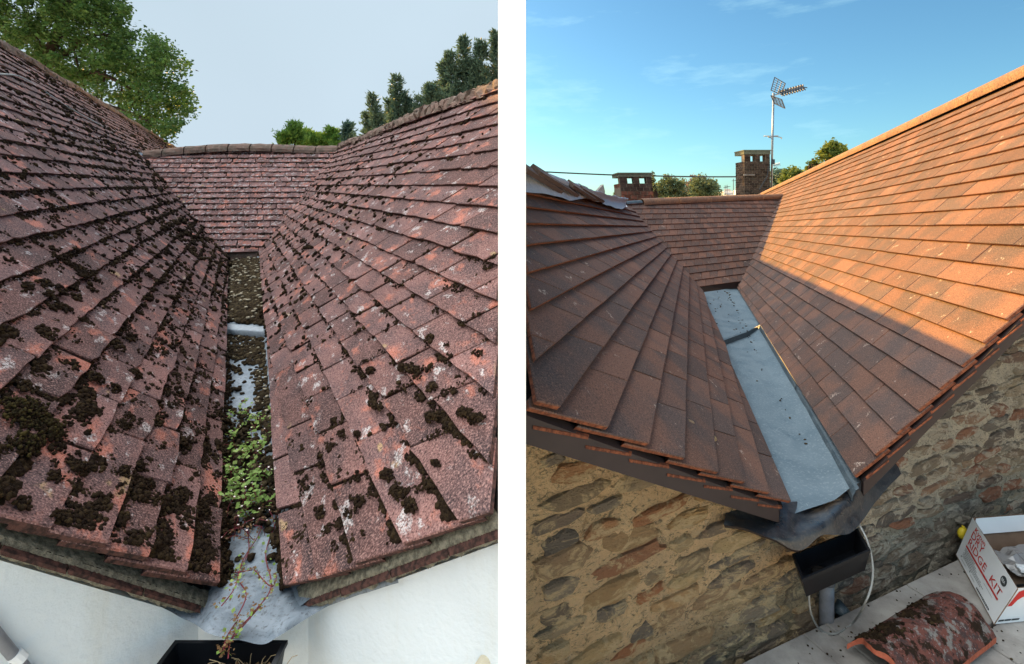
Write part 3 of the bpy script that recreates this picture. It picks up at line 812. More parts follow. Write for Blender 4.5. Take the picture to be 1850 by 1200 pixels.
for r_ in g_:
    for c in r_: c += V((0, 0, 1)) * mnoise.noise(c * 14) * .006
mb.grid(g_); part('lead_apron', mb.mesh('lead_apron', MT['lead_old'], True), gut)

gv = thing('valley_gutter', fC[0].lerp(fD[0], .5), 'clean grey blue lined valley gutter with a step between the new roofs', 'gutter')
UC = .515
profC = [(-.25, .14), (-.06, .06), (-.02, .012), (.08, 0), (.3, 0), (.5, 0), (.66, 0), (.70, .004), (.86, .028), (.92, .036), (1.01, .04)]
dropC = lambda u: .062 + .115 * u
def twist(rows):
    return rows
mb = MB(); mb.grid(valley_sheet(eaveC, eaveD, .004, UC, lambda u: .058 + .062 * u, 40, profC, .003, 5)); part('sole_sheet', mb.mesh('sole_sheet', MT['valley'], True), gv)
mb = MB(); mb.grid(valley_sheet(eaveC, eaveD, UC, 1.03, lambda u: .030 + .02 * u, 30, [(k, z * .7) for k, z in profC], .003, 6)); part('sole_sheet', mb.mesh('sole_sheet', MT['valley'], True), gv)
mb = MB(); p, q = eaveC(UC), eaveD(UC); fr = [p.lerp(q, -.05 + .98 * k / 8) for k in range(9)]; bk = eaveC(UC + .02) - p
mb.grid([[w + V((0, 0, -.10)) - bk * .9 for w in fr], [w + V((0, 0, -.092)) - bk * .15 for w in fr], [w + V((0, 0, -.042)) - bk * .1 for w in fr], [w + V((0, 0, -.040)) + bk * .35 for w in fr]])
part('drip_step', mb.mesh('drip_step', MT['upstand'], False), gv)
for u0, u1 in ((-.005, .20), (.202, UC - .005), (UC + .005, .98)):
    mb = MB(); n = 16; dz = -.03 if u0 > UC else -.045
    pr = [(.885, dz - .01), (.892, dz + .012), (.925, -.010), (.955, -.004), (.965, -.016)]
    rows = []
    for i in range(n + 1):
        u = u0 + (u1 - u0) * i / n; p, q = eaveC(u), eaveD(u); wv = (q - p); wv.z = 0; wl_ = wv.length; wv.normalize()
        rows.append([q + wv * (-(1 - k) * .62) + V((0, 0, z)) for k, z in pr])
    mb.grid(rows); part('upstand', mb.mesh('upstand', MT['upstand'], False), gv)
ap = net([
    [(1322, 908, 2.08), (1370, 922, 2.13), (1426, 906, 2.22), (1470, 906, 2.32), (1508, 888, 2.38), (1541, 862, 2.40), (1575, 846, 2.44), (1610, 829, 2.56)],
    [(1312, 926, 2.05), (1370, 944, 2.06), (1424, 940, 2.09), (1446, 946, 2.11), (1508, 922, 2.19), (1537, 905, 2.27), (1572, 872, 2.40), (1618, 838, 2.54)],
    [(1309, 940, 2.00), (1360, 955, 1.99), (1410, 968, 2.00), (1442, 970, 2.03), (1500, 944, 2.12), (1536, 932, 2.22), (1574, 892, 2.37), (1624, 846, 2.52)],
    [(1308, 949, 1.985), (1345, 954, 1.97), (1395, 973, 1.975), (1443, 995, 2.01), (1490, 967, 2.08), (1541, 961, 2.17), (1580, 909, 2.35), (1628, 856, 2.50)]])
mb = MB(); g_ = smooth_net(ap, 7, 6)
for r_ in g_:
    for c in r_: c += V((0, 0, 1)) * mnoise.noise(c * 11) * .008
mb.grid(g_); part('lead_apron', mb.mesh('lead_apron', MT['lead_dark'], True), gv)
lip = g_[-1][:22]; mb = MB(); mb.grid([lip, [c + V((.012, .02, -.022)) for c in lip], [c + V((.03, .06, -.030)) for c in lip]])
part('apron_return', mb.mesh('apron_return', MT['fascia'], True), gv)

# ------------------------------------------------------------------ rainwater heads
def hopper(name, label, o, a, b, depth, taper, th, outlets=()):
    """o: a rim corner, a b: the rim's two edges"""
    o, a, b = V(o), V(a), V(b)
    root = thing(name, o + V((0, 0, -depth)), label, 'hopper')
    c = o + (a + b) / 2
    def ring(k, z, inset=0.0):
        an, bn = a.normalized(), b.normalized()
        pts = [o + an * inset + bn * inset, o + a - an * inset + bn * inset, o + a + b - an * inset - bn * inset, o + b + an * inset - bn * inset]
        return [c + (p - c) * k + V((0, 0, z)) for p in pts]
    mb = MB()
    rings = [ring(taper, -depth), ring(1, -.012), ring(1.03, -.012), ring(1.03, 0), ring(1, .0, th), ring(taper, -depth + .01, th)]
    mb.grid([r_ + [r_[0]] for r_ in rings]); n = len(mb.v); mb.add(rings[0], [(3, 2, 1, 0)]); mb.add(rings[-1], [(0, 1, 2, 3)])
    part('bowl', mb.mesh('bowl', MT['black_plastic']), root)
    for q in outlets:
        mb = MB(); w = V(q); mb.tube([w + V((0, 0, .001)), w + V((0, 0, .016))], .036, 16, cap=False)
        mb.add([w + V((math.cos(k * .4) * .036, math.sin(k * .4) * .036, .004)) for k in range(16)], [tuple(range(16))])
        part('outlet', mb.mesh('outlet', MT['deck']), root)
    return root
hopper('rainwater_hopper', 'black plastic hopper full of dead weeds below the white wall outlet', P(318, 1158, 1.52), (.335, .0, 0), (0.0, -.20, 0), .16, .86, .008)
hz = -1.47
def hp(x, y): r = ray(x, y); return r * (hz / r.z)
c1, c2, c3, c4 = hp(1433, 1001), hp(1450, 1046), hp(1571, 994), hp(1551, 946)
hopper('rainwater_hopper', 'empty black plastic hopper hung on the stone wall below the lead apron', c2, c3 - c2, c1 - c2, .085, .88, .008,
       [c2.lerp(c3, .33) * .55 + c1.lerp(c4, .33) * .45 + V((0, 0, -.078))])
# ------------------------------------------------------------------ moss, litter, weeds
def ico(sub):
    t = (1 + 5 ** .5) / 2
    v = [(-1, t, 0), (1, t, 0), (-1, -t, 0), (1, -t, 0), (0, -1, t), (0, 1, t), (0, -1, -t), (0, 1, -t), (t, 0, -1), (t, 0, 1), (-t, 0, -1), (-t, 0, 1)]
    f = [(0, 11, 5), (0, 5, 1), (0, 1, 7), (0, 7, 10), (0, 10, 11), (1, 5, 9), (5, 11, 4), (11, 10, 2), (10, 7, 6), (7, 1, 8), (3, 9, 4), (3, 4, 2), (3, 2, 6), (3, 6, 8), (3, 8, 9), (4, 9, 5), (2, 4, 11), (6, 2, 10), (8, 6, 7), (9, 8, 1)]
    v = [V(q).normalized() for q in v]
    for _ in range(sub):
        c = {}; nf = []
        def md(a, b):
            k = (min(a, b), max(a, b))
            if k not in c: v.append((v[a] + v[b]).normalized()); c[k] = len(v) - 1
            return c[k]
        for a, b, d in f:
            x, y, z = md(a, b), md(b, d), md(d, a); nf += [(a, x, z), (b, y, x), (d, z, y), (x, y, z)]
        f = nf
    return np.array([tuple(q) for q in v], np.float32), np.array(f, np.int32)
ICO = [ico(0), ico(1)]
def blobs(name, pts, rad, mat, parent=None, sub=0, flat=.75, nrm=None, jit=.28, label=None):
    """many lumpy tufts, joined"""
    if not len(pts): return
    bv, bf = ICO[sub]; n = len(pts); k = len(bv)
    pts = np.array([tuple(p) for p in pts], np.float32); rad = np.array(rad, np.float32)
    v = np.repeat(bv[None], n, 0) * (1 + rng.uniform(-jit, jit, (n, k, 1)))
    sc = rng.uniform(.75, 1.3, (n, 1, 3)); v = v * sc
    if nrm is not None:
        nv = np.array(tuple(nrm), np.float32); d = (v @ nv)[..., None]; v = v - nv * d * (1 - flat)
    else: v[..., 2] *= flat
    v = v * rad[:, None, None] + pts[:, None, :]
    f = bf[None] + (np.arange(n) * k)[:, None, None]
    me = mesh_np(name, v.reshape(-1, 3), f.reshape(-1, 3), mat)
    if parent is not None: return part(name, me, parent, kind='stuff')
    return solo(name, me, label, kind='stuff')

def inside(hv, s, t): return all(a * s + b * t + c >= 0 for a, b, c in hv)
def moss_slope(sl, name, n_course, n_joint, n_clump, r0, bias, seed, mat, edge_thr, n_cush):
    rg = random.Random(seed); f = sl.f; pts, rad = [], []
    smax = max(p[0] for p in sl.cl)
    def tuft(s, t, r, h, dens):
        p = at(f, s, t)
        if p.y < .6: return
        x, y = proj(p)
        if not (-60 < x < 905 and 0 < y < 1230): return
        px = r * F / p.y
        m = max(1, min(60, int(px * px / 11 * dens)))
        for _ in range(m):
            a, q = rg.uniform(0, 6.28), math.sqrt(rg.random()) * r
            rr = r if m == 1 else min(r * .45, max(.0040, r * rg.uniform(.13, .30)))
            if s + math.cos(a) * q * 1.2 < .035: continue
            pts.append(at(f, s + math.cos(a) * q * 1.2, t + math.sin(a) * q * .85, h + rr * rg.uniform(-.1, .45))); rad.append(rr)
    def cover(s, t): return .5 + .5 * mnoise.noise(V((s * .9 + seed, t * 1.6, 2))) + bias * (1 - t / 4)
    def pick_s(): return smax * rg.random() ** 2.5
    def pick_k(): return int((len(sl.ts) - 1) * rg.random() ** 1.35)
    for _ in range(n_course):
        k = pick_k(); s = pick_s(); t = sl.ts[k] - rg.uniform(.0, .035)
        if not inside(sl.hv, s, sl.ts[k] + .03) or cover(s, t) < rg.random() * .9: continue
        tuft(s, t, r0 * rg.uniform(.35, 1.0), .036, 1)
    for _ in range(n_joint):
        k = pick_k(); w = .42; j = rg.randrange(int(smax / w) + 1) if rg.random() < .3 else int(pick_s() / w)
        s = j * w + (.21 if k % 2 else 0) + rg.uniform(-.012, .012); e = sl.ts[k + 1] - sl.ts[k]; t = sl.ts[k] + e * rg.random()
        if not inside(sl.hv, s, t) or cover(s, t) < rg.random() * .9: continue
        tuft(s, t, r0 * rg.uniform(.25, .7), .046, 1)
    for _ in range(n_clump):
        s = pick_s(); k = pick_k(); e = sl.ts[k + 1] - sl.ts[k]; q = rg.random(); t = sl.ts[k] + e * q
        if not inside(sl.hv, s, t) or cover(s, t) < .35 + rg.random() * .6: continue
        m = rg.choice((1, 1, 2, 3, 5))
        for _ in range(m): tuft(s + rg.gauss(0, r0 * 1.1) * (m > 1), t + rg.gauss(0, r0 * .8) * (m > 1), r0 * rg.uniform(.35, 1.0), .058 - .020 * q, 1)
    # lines of moss packed under the course edges and cushions on the lower courses
    for k in range(len(sl.ts) - 1):
        if sl.ts[k] > 2.6: break
        s = .05
        while s < 8:
            s += rg.uniform(.012, .030) * (1 + s * .25)
            if mnoise.noise(V((s * 2.1, k * 3.7, seed))) < edge_thr or not inside(sl.hv, s, sl.ts[k] + .03): continue
            tuft(s, sl.ts[k] - rg.uniform(.0, .018), rg.uniform(.009, .024) * (1 + s * .05), .037, 1)
    for _ in range(n_cush):
        s = rg.uniform(.06, 4.5); t = rg.uniform(.03, 2.3)
        if not inside(sl.hv, s, t) or mnoise.noise(V((s * 1.7, t * 2.6, seed + 5))) < -.12 + rg.random() * .3: continue
        q = rg.random(); tuft(s, t, rg.uniform(.008, .027) * (1.35 if q < .12 else 1), .058 - .020 * ((t * 6) % 1), 1)
    print(name, len(pts))
    blobs('moss', pts, rad, mat, sl.root, 0, .8, f[3])
moss_slope(A_, 'moss A', 8500, 4600, 3000, .042, .40, 3, MT['moss'], -.16, 2000)
moss_slope(B_, 'moss B', 2600, 2200, 330, .034, .04, 8, MT['moss'], .24, 260)
# small tufts along the far courses
pts, rad = [], []; rg = random.Random(4)
for _ in range(2600):
    k = rg.randrange(1, 20); s = rg.uniform(-1, 5); t = tE0 + (tE1 - tE0) * k / 19 - .02
    if inside(E_.hv, s, t): pts.append(at(fE, s, t, .030)); rad.append(rg.uniform(.010, .026))
blobs('moss', pts, rad, MT['moss'], E_.root, 0, .8, fE[3])
# heavy clumps near the white wall, olive tops
pts, rad = [], []
for x, y, r, n in [(20, 770, .075, 260), (60, 800, .05, 130), (15, 830, .05, 110), (110, 870, .035, 70), (200, 880, .05, 130), (240, 900, .04, 110), (255, 930, .055, 170), (300, 925, .05, 130), (345, 945, .05, 150), (380, 960, .035, 70), (225, 865, .03, 60), (330, 880, .03, 60), (290, 830, .025, 40), (150, 700, .04, 80), (185, 720, .035, 60), (225, 690, .04, 80), (265, 720, .028, 40), (740, 900, .035, 70), (765, 925, .03, 60), (720, 870, .03, 60), (685, 680, .03, 60), (745, 675, .03, 60), (770, 680, .028, 50), (800, 765, .032, 60), (810, 850, .016, 20), (860, 760, .03, 60), (880, 770, .03, 60), (700, 745, .03, 50), (690, 740, .025, 40), (620, 770, .022, 30), (665, 795, .02, 25), (385, 990, .03, 50), (270, 830, .02, 30), (130, 805, .014, 15), (205, 790, .022, 30)]:
    f = fA if x < 400 else fB
    s, t = st_px(f, x, y)
    for _ in range(int(n * 1.5)):
        a, q = rng.uniform(0, 6.28), math.sqrt(rng.random()) * r * (1 + .25 * math.sin(3 * rng.uniform(0, 6.28)))
        k = (1 - (q / r) ** 2) if q < r else 0
        if s + math.cos(a) * q * 1.15 < .03: continue
        pts.append(at(f, s + math.cos(a) * q * 1.15, t + math.sin(a) * q * .9, .052 + .016 * k * rng.random())); rad.append(rng.uniform(.0032, .0062))
blobs('moss', pts, rad, MT['moss'], A_.root, 0, .95, None)
pts2 = [p + V((0, 0, .007)) for i, p in enumerate(pts[:700]) if rng.random() < .5]
blobs('moss', pts2, [rng.uniform(.003, .006) for _ in pts2], MT['moss_ol'], A_.root, 0, .95, None)
# moss crest and rag on the ridges
for sl, s0, s1, t, n, mt in ((A_, 2.2, 34, 4.54, 1500, MT['moss_ol']), (B_, 4.6, 11.9, 3.85, 600, MT['moss'])):
    pts, rad = [], []
    for _ in range(n):
        s = s0 + (s1 - s0) * rng.random() ** 1.4; p = at(sl.f, s, t + rng.uniform(-.10, .02)); p.z += rng.uniform(.0, .09)
        pts.append(p); rad.append(rng.uniform(.012, .038))
    blobs('moss', pts, rad, mt, sl.root, 0, .7)
# litter in the gutter: thick on the far sheet, patchy on the near one
def gut_pt(u, k):
    p, q = eaveA(u), eaveB(u); c = p.lerp(q, k); dr = (.048 + .075 * u / UA) if u < UA else (.045 + .03 * u)
    c.z = p.z + (q.z - p.z) * k - dr; return c
pts, rad = [], []; pl, pr_ = [], []
for _ in range(9000):
    u = rng.uniform(0, 1); k = rng.uniform(-.12, 1.02)
    if u > UA:
        dens = 1.0 if u > .54 else (.0 if u < .465 else .55)
    else:
        dens = .95 if u > .345 else ((.75 if k > .66 or mnoise.noise(V((u * 40, k * 3, 1))) > .28 else .06) if u > .19 else ((.7 if k > .8 else .3) if u > .09 else .06 if u > .03 else .02))
    if rng.random() > dens: continue
    r = rng.uniform(.008, .022) if u < UA else rng.uniform(.016, .045)
    pts.append(gut_pt(u, k) + V((0, 0, r * .4))); rad.append(r)
    if rng.random() < .045: pl.append(pts[-1] + V((0, 0, r))); pr_.append(r * .55)
blobs('gutter_litter', pts, rad, MT['litter'], None, 0, .7)
blobs('gutter_litter', pl, pr_, plain('bleached litter', (.42, .36, .26), .95, .1), None, 0, .5)

def leaf_quads(name, pts, size, mat, parent, up=.3, seed=1, smooth=False, aspect=.75):
    n = len(pts); rr = np.random.default_rng(seed)
    p = np.array([tuple(q) for q in pts], np.float32); sz = np.array(size, np.float32)
    a = rr.normal(size=(n, 3)); a /= np.linalg.norm(a, axis=1, keepdims=True)
    b = rr.normal(size=(n, 3)); b[:, 2] -= 0; nrm = np.cross(a, b); nrm[:, 2] = np.abs(nrm[:, 2]) + up
    nrm /= np.linalg.norm(nrm, axis=1, keepdims=True)
    a = a - nrm * (a * nrm).sum(1, keepdims=True); a /= np.linalg.norm(a, axis=1, keepdims=True); b = np.cross(nrm, a)
    s = sz[:, None]
    v = np.stack([p - a * s, p + b * s * aspect * .9 - a * s * .1, p + a * s, p - b * s * aspect * .9 + a * s * .1], 1)
    f = np.arange(n * 4).reshape(n, 4)
    me = mesh_np(name, v.reshape(-1, 3), f, mat)
    return me
rg = random.Random(21)
weed = thing('gutter_weed', gut_pt(.07, .5), 'bright green flowering weed with red stems rooted in the moss of the pale lead gutter', 'weed')
stems, leaves, lsz, dry, dsz, fl, fsz = MB(), [], [], [], [], [], []
def wpx(x, y, h):
    """spot above the gutter sole seen at a picture point"""
    best = None
    z = -1.30
    for _ in range(6):
        r = ray(x, y); c = r * ((z + h) / r.z); u = max(0, min(1, (c.y - fA[0].y) / 7.1)); z = gut_pt(u, .5).z
    return c
mound = []
for x, y, w in [(430, 790, .045), (440, 830, .05), (450, 870, .05), (430, 900, .04), (470, 850, .045), (485, 900, .035), (410, 850, .03), (440, 760, .03), (465, 930, .03), (420, 940, .03)]:
    for _ in range(60):
        c = wpx(x + rg.gauss(0, 9), y + rg.gauss(0, 12), .02); c.z += rg.uniform(-.02, .03); mound.append(c)
blobs('root_moss', mound, [rg.uniform(.006, .016) for _ in mound], MT['litter'], weed, 0, .8)
for _ in range(100):
    x, y = rg.gauss(446, 30), rg.uniform(745, 985)
    if not (396 < x < 512): continue
    p = wpx(x, y, .02); q = p + V((rg.gauss(0, .035), rg.gauss(-.02, .05), rg.uniform(.03, .10))); m_ = p.lerp(q, .5) + V((rg.gauss(0, .01), 0, .012))
    stems.tube(crv([p, m_, q], 3), .0013, 4, cap=False)
    g = rg.random()
    for _ in range(rg.randint(7, 16)):
        k = rg.uniform(.35, 1.05); c = p.lerp(q, k) + V((rg.gauss(0, .012), rg.gauss(0, .012), rg.gauss(.006, .01)))
        mid_ = math.exp(-((x - 445) / 32) ** 2)
        if rg.random() < .25 + .65 * mid_ and y < 935: leaves.append(c); lsz.append(rg.uniform(.006, .0135))
        elif rg.random() < .6: dry.append(c); dsz.append(rg.uniform(.003, .007))
    if rg.random() < .7: fl.append(q + V((0, 0, .004))); fsz.append(rg.uniform(.003, .0055))
for pth in [[(480, 905), (470, 960), (440, 1010), (425, 1060), (400, 1095)], [(500, 940), (480, 1000), (490, 1060), (455, 1110), (420, 1150), (412, 1190)], [(440, 930), (450, 990), (430, 1040), (445, 1075), (425, 1120)],
            [(455, 1030), (420, 1035), (405, 1032)], [(460, 1030), (490, 1060), (500, 1040)], [(430, 1120), (410, 1150), (402, 1185)], [(470, 1095), (440, 1130), (405, 1170)]]:
    pp = []
    for x, y in pth:
        if y < 1050: c = wpx(x, y, .012)
        else: c = P(x, y, 1.60 - (y - 1050) / 110 * .14); c.y = c.y; 
        pp.append(c)
    cc = crv(pp, 5); stems.tube(cc, .0019, 5, cap=False)
    for c in cc:
        for _ in range(rg.randint(1, 5)):
            d = c + V((rg.gauss(0, .011), rg.gauss(0, .008), rg.uniform(.0, .012)))
            if rg.random() < .38: leaves.append(d); lsz.append(rg.uniform(.004, .008))
            else: dry.append(d); dsz.append(rg.uniform(.003, .008))
part('stems', stems.mesh('stems', MT['stem_red']), weed, kind='stuff')
part('leaves', leaf_quads('leaves', leaves, lsz, MT['weed'], weed, .7, 3, aspect=.95), weed, kind='stuff')
part('withered_leaves', leaf_quads('withered_leaves', dry, dsz, MT['weed_dry'], weed, .4, 4), weed, kind='stuff')
part('flowers', leaf_quads('flowers', fl, fsz, MT['flower'], weed, .8, 5, aspect=1), weed, kind='stuff')
# dead weeds filling the hopper
pts, sz = [], []; straw = MB()
for _ in range(900):
    c = P(rg.uniform(400, 512), 1180, 1.46); c.y = rg.uniform(1.33, 1.50); c.z = -1.40 + rg.uniform(-.03, .03); pts.append(c); sz.append(rg.uniform(.004, .011))
for _ in range(90):
    c = V((rg.uniform(-.84, -.67), rg.uniform(1.35, 1.49), -1.375)); d = V((rg.gauss(0, .03), rg.gauss(0, .03), rg.uniform(-.02, .03))); straw.tube([c, c + d * .6 + V((0, 0, .01)), c + d], .0011, 4, cap=False)
solo('dead_weeds', leaf_quads('dead_weeds', pts, sz, MT['weed_dry'], None, .3, 8), kind='stuff')
solo('straw', straw.mesh('straw', plain('dry straw', (.33, .25, .14), .8, .2, bump=0)), kind='stuff')

# ------------------------------------------------------------------ small fittings, mossy side
def on_left(x, y, off=.0):
    c = wall_hit(x, y, oL, dL); n = V((dL.y, -dL.x, 0)); n = n if n.y < 0 else -n; return c + n * off
cd = thing('conduit_pipe', on_left(0, 1150, .02), 'grey plastic conduit held by a white clip low on the white wall', 'pipe')
pp = [on_left(x, y, .018) for x, y in ((-45, 1095), (0, 1152), (30, 1188), (75, 1240))]
mb = MB(); mb.tube(crv(pp, 5), .0125, 12); part('tube', mb.mesh('tube', MT['grey_pipe'], True), cd)
mb = MB(); a, b = on_left(22, 1175, .018), on_left(36, 1186, .018); mb.tube([a, b], .0155, 12); part('clip', mb.mesh('clip', MT['card_white']), cd)
def on_right(x, y, off=0.0):
    c = wall_hit(x, y, oR, dR); n = V((dR.y, -dR.x, 0)); n = n if n.y < 0 else -n; return c + n * off
mb = MB(); c0, c1 = on_right(876, 1196, 0.0), on_right(876, 1196, .03); mb.tube([c0, c1], .018, 14); mb.tube([c1, c1 + (c1 - c0) * .15], .012, 14)
solo('overflow_pipe', mb.mesh('overflow_pipe', plain('cream plastic', (.62, .56, .42), .5, .4)), 'short cream overflow pipe end sticking out of the white wall', 'pipe')
mb = MB(); pp = [onplane(x, y, fA[0] + fA[3] * .05, fA[3]) for x, y in ((-25, 132), (0, 134), (34, 138), (70, 158), (120, 192), (190, 231))]
mb.tube(crv(pp, 5), .011, 6); solo('roof_cable', mb.mesh('roof_cable', MT['cable']), 'pale loose cable lying across the top courses of the mossy roof', 'cable')
mb = MB(); c = P(354, 127, 30); mb.add([c + V(q) for q in ((-.22, 0, .10), (-.05, .03, 0), (0, -.05, .02), (.06, .03, 0), (.20, 0, -.08), (0, .12, -.02), (.02, .02, -.05))], [(0, 1, 5), (1, 2, 3), (3, 4, 5), (1, 3, 5), (1, 6, 3), (5, 3, 6)])
solo('bird', mb.mesh('bird', MT['wire']), 'tiny dark bird gliding in the grey overcast sky', 'bird')

# ------------------------------------------------------------------ paving, pipe, cable, box, broken ridge tile
ZS = -1.86
def sp(x, y, z=ZS): r = ray(x, y); return r * (z / r.z)
pav = thing('paving', V((1.9, 2.2, ZS - .06)), None, None); pav['kind'] = 'structure'; del_ = None
e0, e1 = sp(1335, 1200), sp(1735, 1008); ed = (e1 - e0); ed.z = 0; ed.normalize(); en = V((ed.y, -ed.x, 0))
en = en if en.y < 0 else -en
def slab(a0, a1, b0, b1, name='slab', h=.05):
    bv = .004; c = e0
    def q(a, b, z): w = c + ed * a + en * b; return V((w.x, w.y, ZS + z + mnoise.noise(V((a0, b0, 1))) * .002))
    v = [q(a0, b0, -h), q(a1, b0, -h), q(a1, b1, -h), q(a0, b1, -h), q(a0, b0, -bv), q(a1, b0, -bv), q(a1, b1, -bv), q(a0, b1, -bv),
         q(a0 + bv, b0 + bv, 0), q(a1 - bv, b0 + bv, 0), q(a1 - bv, b1 - bv, 0), q(a0 + bv, b1 - bv, 0)]
    fs = [(8, 9, 10, 11), (3, 2, 1, 0)]
    for i in range(4):
        j = (i + 1) % 4; fs += [(i, j, 4 + j, 4 + i), (4 + i, 4 + j, 8 + j, 8 + i)]
    part(name, mesh(name, v, [f[::-1] for f in fs], MT['slab']), pav)
jn = [sp(1735, 1160), sp(1792, 1127)]; rowd = (jn[0] - e0).dot(en)
jx = [(sp(x, 1150) - e0).dot(ed) for x in (1458, 1508)]
bounds = [-1.2, -.55, jx[0] - .0, jx[1] + .03, jx[1] + .62, jx[1] + 1.25, jx[1] + 1.9, 3.2]
for i in range(len(bounds) - 1): slab(bounds[i], bounds[i + 1] - (.004 if 1 <= i <= 2 else .008), 0, rowd - .004)
b2 = [-1.2, -.3, .45, 1.05, 1.62, 2.3, 3.2]
for i in range(len(b2) - 1): slab(b2[i], b2[i + 1] - .008, rowd + .010, rowd + .55)
mb = MB(); mb.box(e0 + ed * -1.2 + en * .03 + V((0, 0, -.5)), ed * 4.4, en * .95, V((0, 0, .445))); part('bedding', mb.mesh('bedding', MT['mortar_grey']), pav)
pts, rad = [], []
for _ in range(150):
    x, y = rng.uniform(1440, 1850), rng.uniform(1000, 1215); c = sp(x, y, ZS + .003); a, b = (c - e0).dot(ed), (c - e0).dot(en)
    if b < .01: continue
    pts.append(c); rad.append(rng.uniform(.0015, .0050))
blobs('crumbs', pts, rad, MT['litter'], None, 0, .7)
pts, rad = [], []
for _ in range(110):
    u = rng.uniform(.03, 1) ** .7; k = rng.uniform(.0, .8) if rng.random() < .5 else rng.choice((.02, .66)) + rng.normal(0, .02); p, q = eaveC(u), eaveD(u); c = p.lerp(q, k)
    c.z = p.z + (q.z - p.z) * k - ((.058 + .062 * u) if u < UC else (.03 + .02 * u)) + .004; pts.append(c); rad.append(rng.uniform(.003, .008) * (1 + u))
blobs('grit', pts, rad, MT['litter'], None, 0, .6)
dp = thing('downpipe', P(1490, 1118, 2.12), 'stubby grey downpipe under the empty black hopper in front of the stone wall', 'pipe')
c = P(1494, 1062, 2.245); mb = MB(); mb.tube([V((c.x, c.y, -1.54)), V((c.x - .004, c.y, -2.05))], .030, 20); part('pipe', mb.mesh('pipe', MT['grey_pipe'], True), dp)
mb = MB(); mb.tube([V((c.x - .002, c.y, -1.56)), V((c.x - .002, c.y, -1.70))], .034, 20); part('socket', mb.mesh('socket', MT['grey_pipe'], True), dp)
mb = MB(); c = P(1524, 1106, 2.30); mb.tube([c + V((-.03, 0, .03)), c, c + V((.01, .01, -.12))], .03, 14); part('elbow', mb.mesh('elbow', MT['upstand'], True), dp)
mb = MB()
pp = [P(1551, 946, 2.23), P(1566, 975, 2.16), P(1576, 1015, 2.12), P(1575, 1055, 2.08), P(1562, 1092, 2.04)] + [sp(x, y, ZS + .012) for x, y in ((1540, 1126), (1508, 1145), (1482, 1138))] + [P(1465, 1108, 2.02), P(1461, 1070, 1.99)]
mb.tube(crv(pp, 6), .0040, 8); solo('cable_loop', mb.mesh('cable_loop', MT['cable'], True), 'thin pale cable looping from the black hopper down over the paving', 'cable')
mb = MB(); c = P(1740, 964, 2.72); rr_ = []
for i in range(7):
    a = math.pi * i / 6; rr_.append([c + V((math.cos(2 * math.pi * k / 12) * .03 * math.sin(a) , .02 * math.sin(2 * math.pi * k / 12) * math.sin(a), -.034 * math.cos(a))) for k in range(13)])
mb.grid(rr_); mb.tube([c + V((0, 0, .03)), c + V((.002, 0, .04))], .008, 8)
solo('tape_roll', mb.mesh('tape_roll', MT['yellow'], True), 'small yellow plastic object wedged between the white box and the stone wall', 'tape')

# open cardboard box
B1, B2 = sp(1727, 1003, ZS + .004), sp(1795, 1128, ZS + .004)
T1, T2 = sp(1757, 935, -1.69), sp(1838, 1063, -1.69)
ex = V((.52, .055, 0))
box = thing('cardboard_box', B2, 'open white cardboard box with red DRY RIDGE KIT print on the paving', 'box')
def panel(name, a, b, c, d, th, mats):
    n = (b - a).cross(d - a).normalized() * th
    mb = MB(); mb.add([a, b, c, d, a + n, b + n, c + n, d + n], [(3, 2, 1, 0)], 0); mb.add([a, b, c, d, a + n, b + n, c + n, d + n], [(4, 5, 6, 7), (0, 1, 5, 4), (1, 2, 6, 5), (2, 3, 7, 6), (3, 0, 4, 7)], 1)
    part(name, mb.mesh(name, mats), box)
wc = [MT['card_white'], MT['card_brown']]
def bil(u, w): return B1.lerp(B2, u).lerp(T1.lerp(T2, u), w)
sn = (B2 - B1).cross(T1 - B1).normalized() * .004; mb = MB()
gr = [[bil(i / 8, j / 8) for i in range(9)] for j in range(9)]
mb.grid(gr, 0); mb.grid([[q - sn for q in r_][::-1] for r_ in gr], 1)
for e_ in (gr[-1], [r_[0] for r_ in gr], [r_[-1] for r_ in gr]): mb.grid([e_, [q - sn for q in e_]], 1)
part('side_panel', mb.mesh('side_panel', wc), box)
panel('front_panel', B2 + V((.003, 0, 0)), B2 + ex, T2 + ex, T2 + V((.003, 0, 0)), -.004, wc)
panel('back_panel', B1 + ex, B1 + V((.003, 0, 0)), T1 + V((.003, 0, 0)), T1 + ex, -.004, [MT['card_white'], MT['card_brown']])
panel('end_panel', B2 + ex, B1 + ex, T1 + ex, T2 + ex, -.004, wc)
panel('base_panel', B1 + V((0, 0, .003)), B1 + ex, B2 + ex, B2 + V((0, 0, .003)), .003, [MT['card_brown'], MT['card_brown']])
fl_ = (T1 - B1) * .42
panel('folded_flap', T1 + V((.012, -.008, 0)), T1 + ex + V((0, -.008, 0)), T1 + ex - fl_ + V((0, -.014, 0)), T1 - fl_ + V((.012, -.014, 0)), -.003, [MT['card_white'], MT['card_white']])
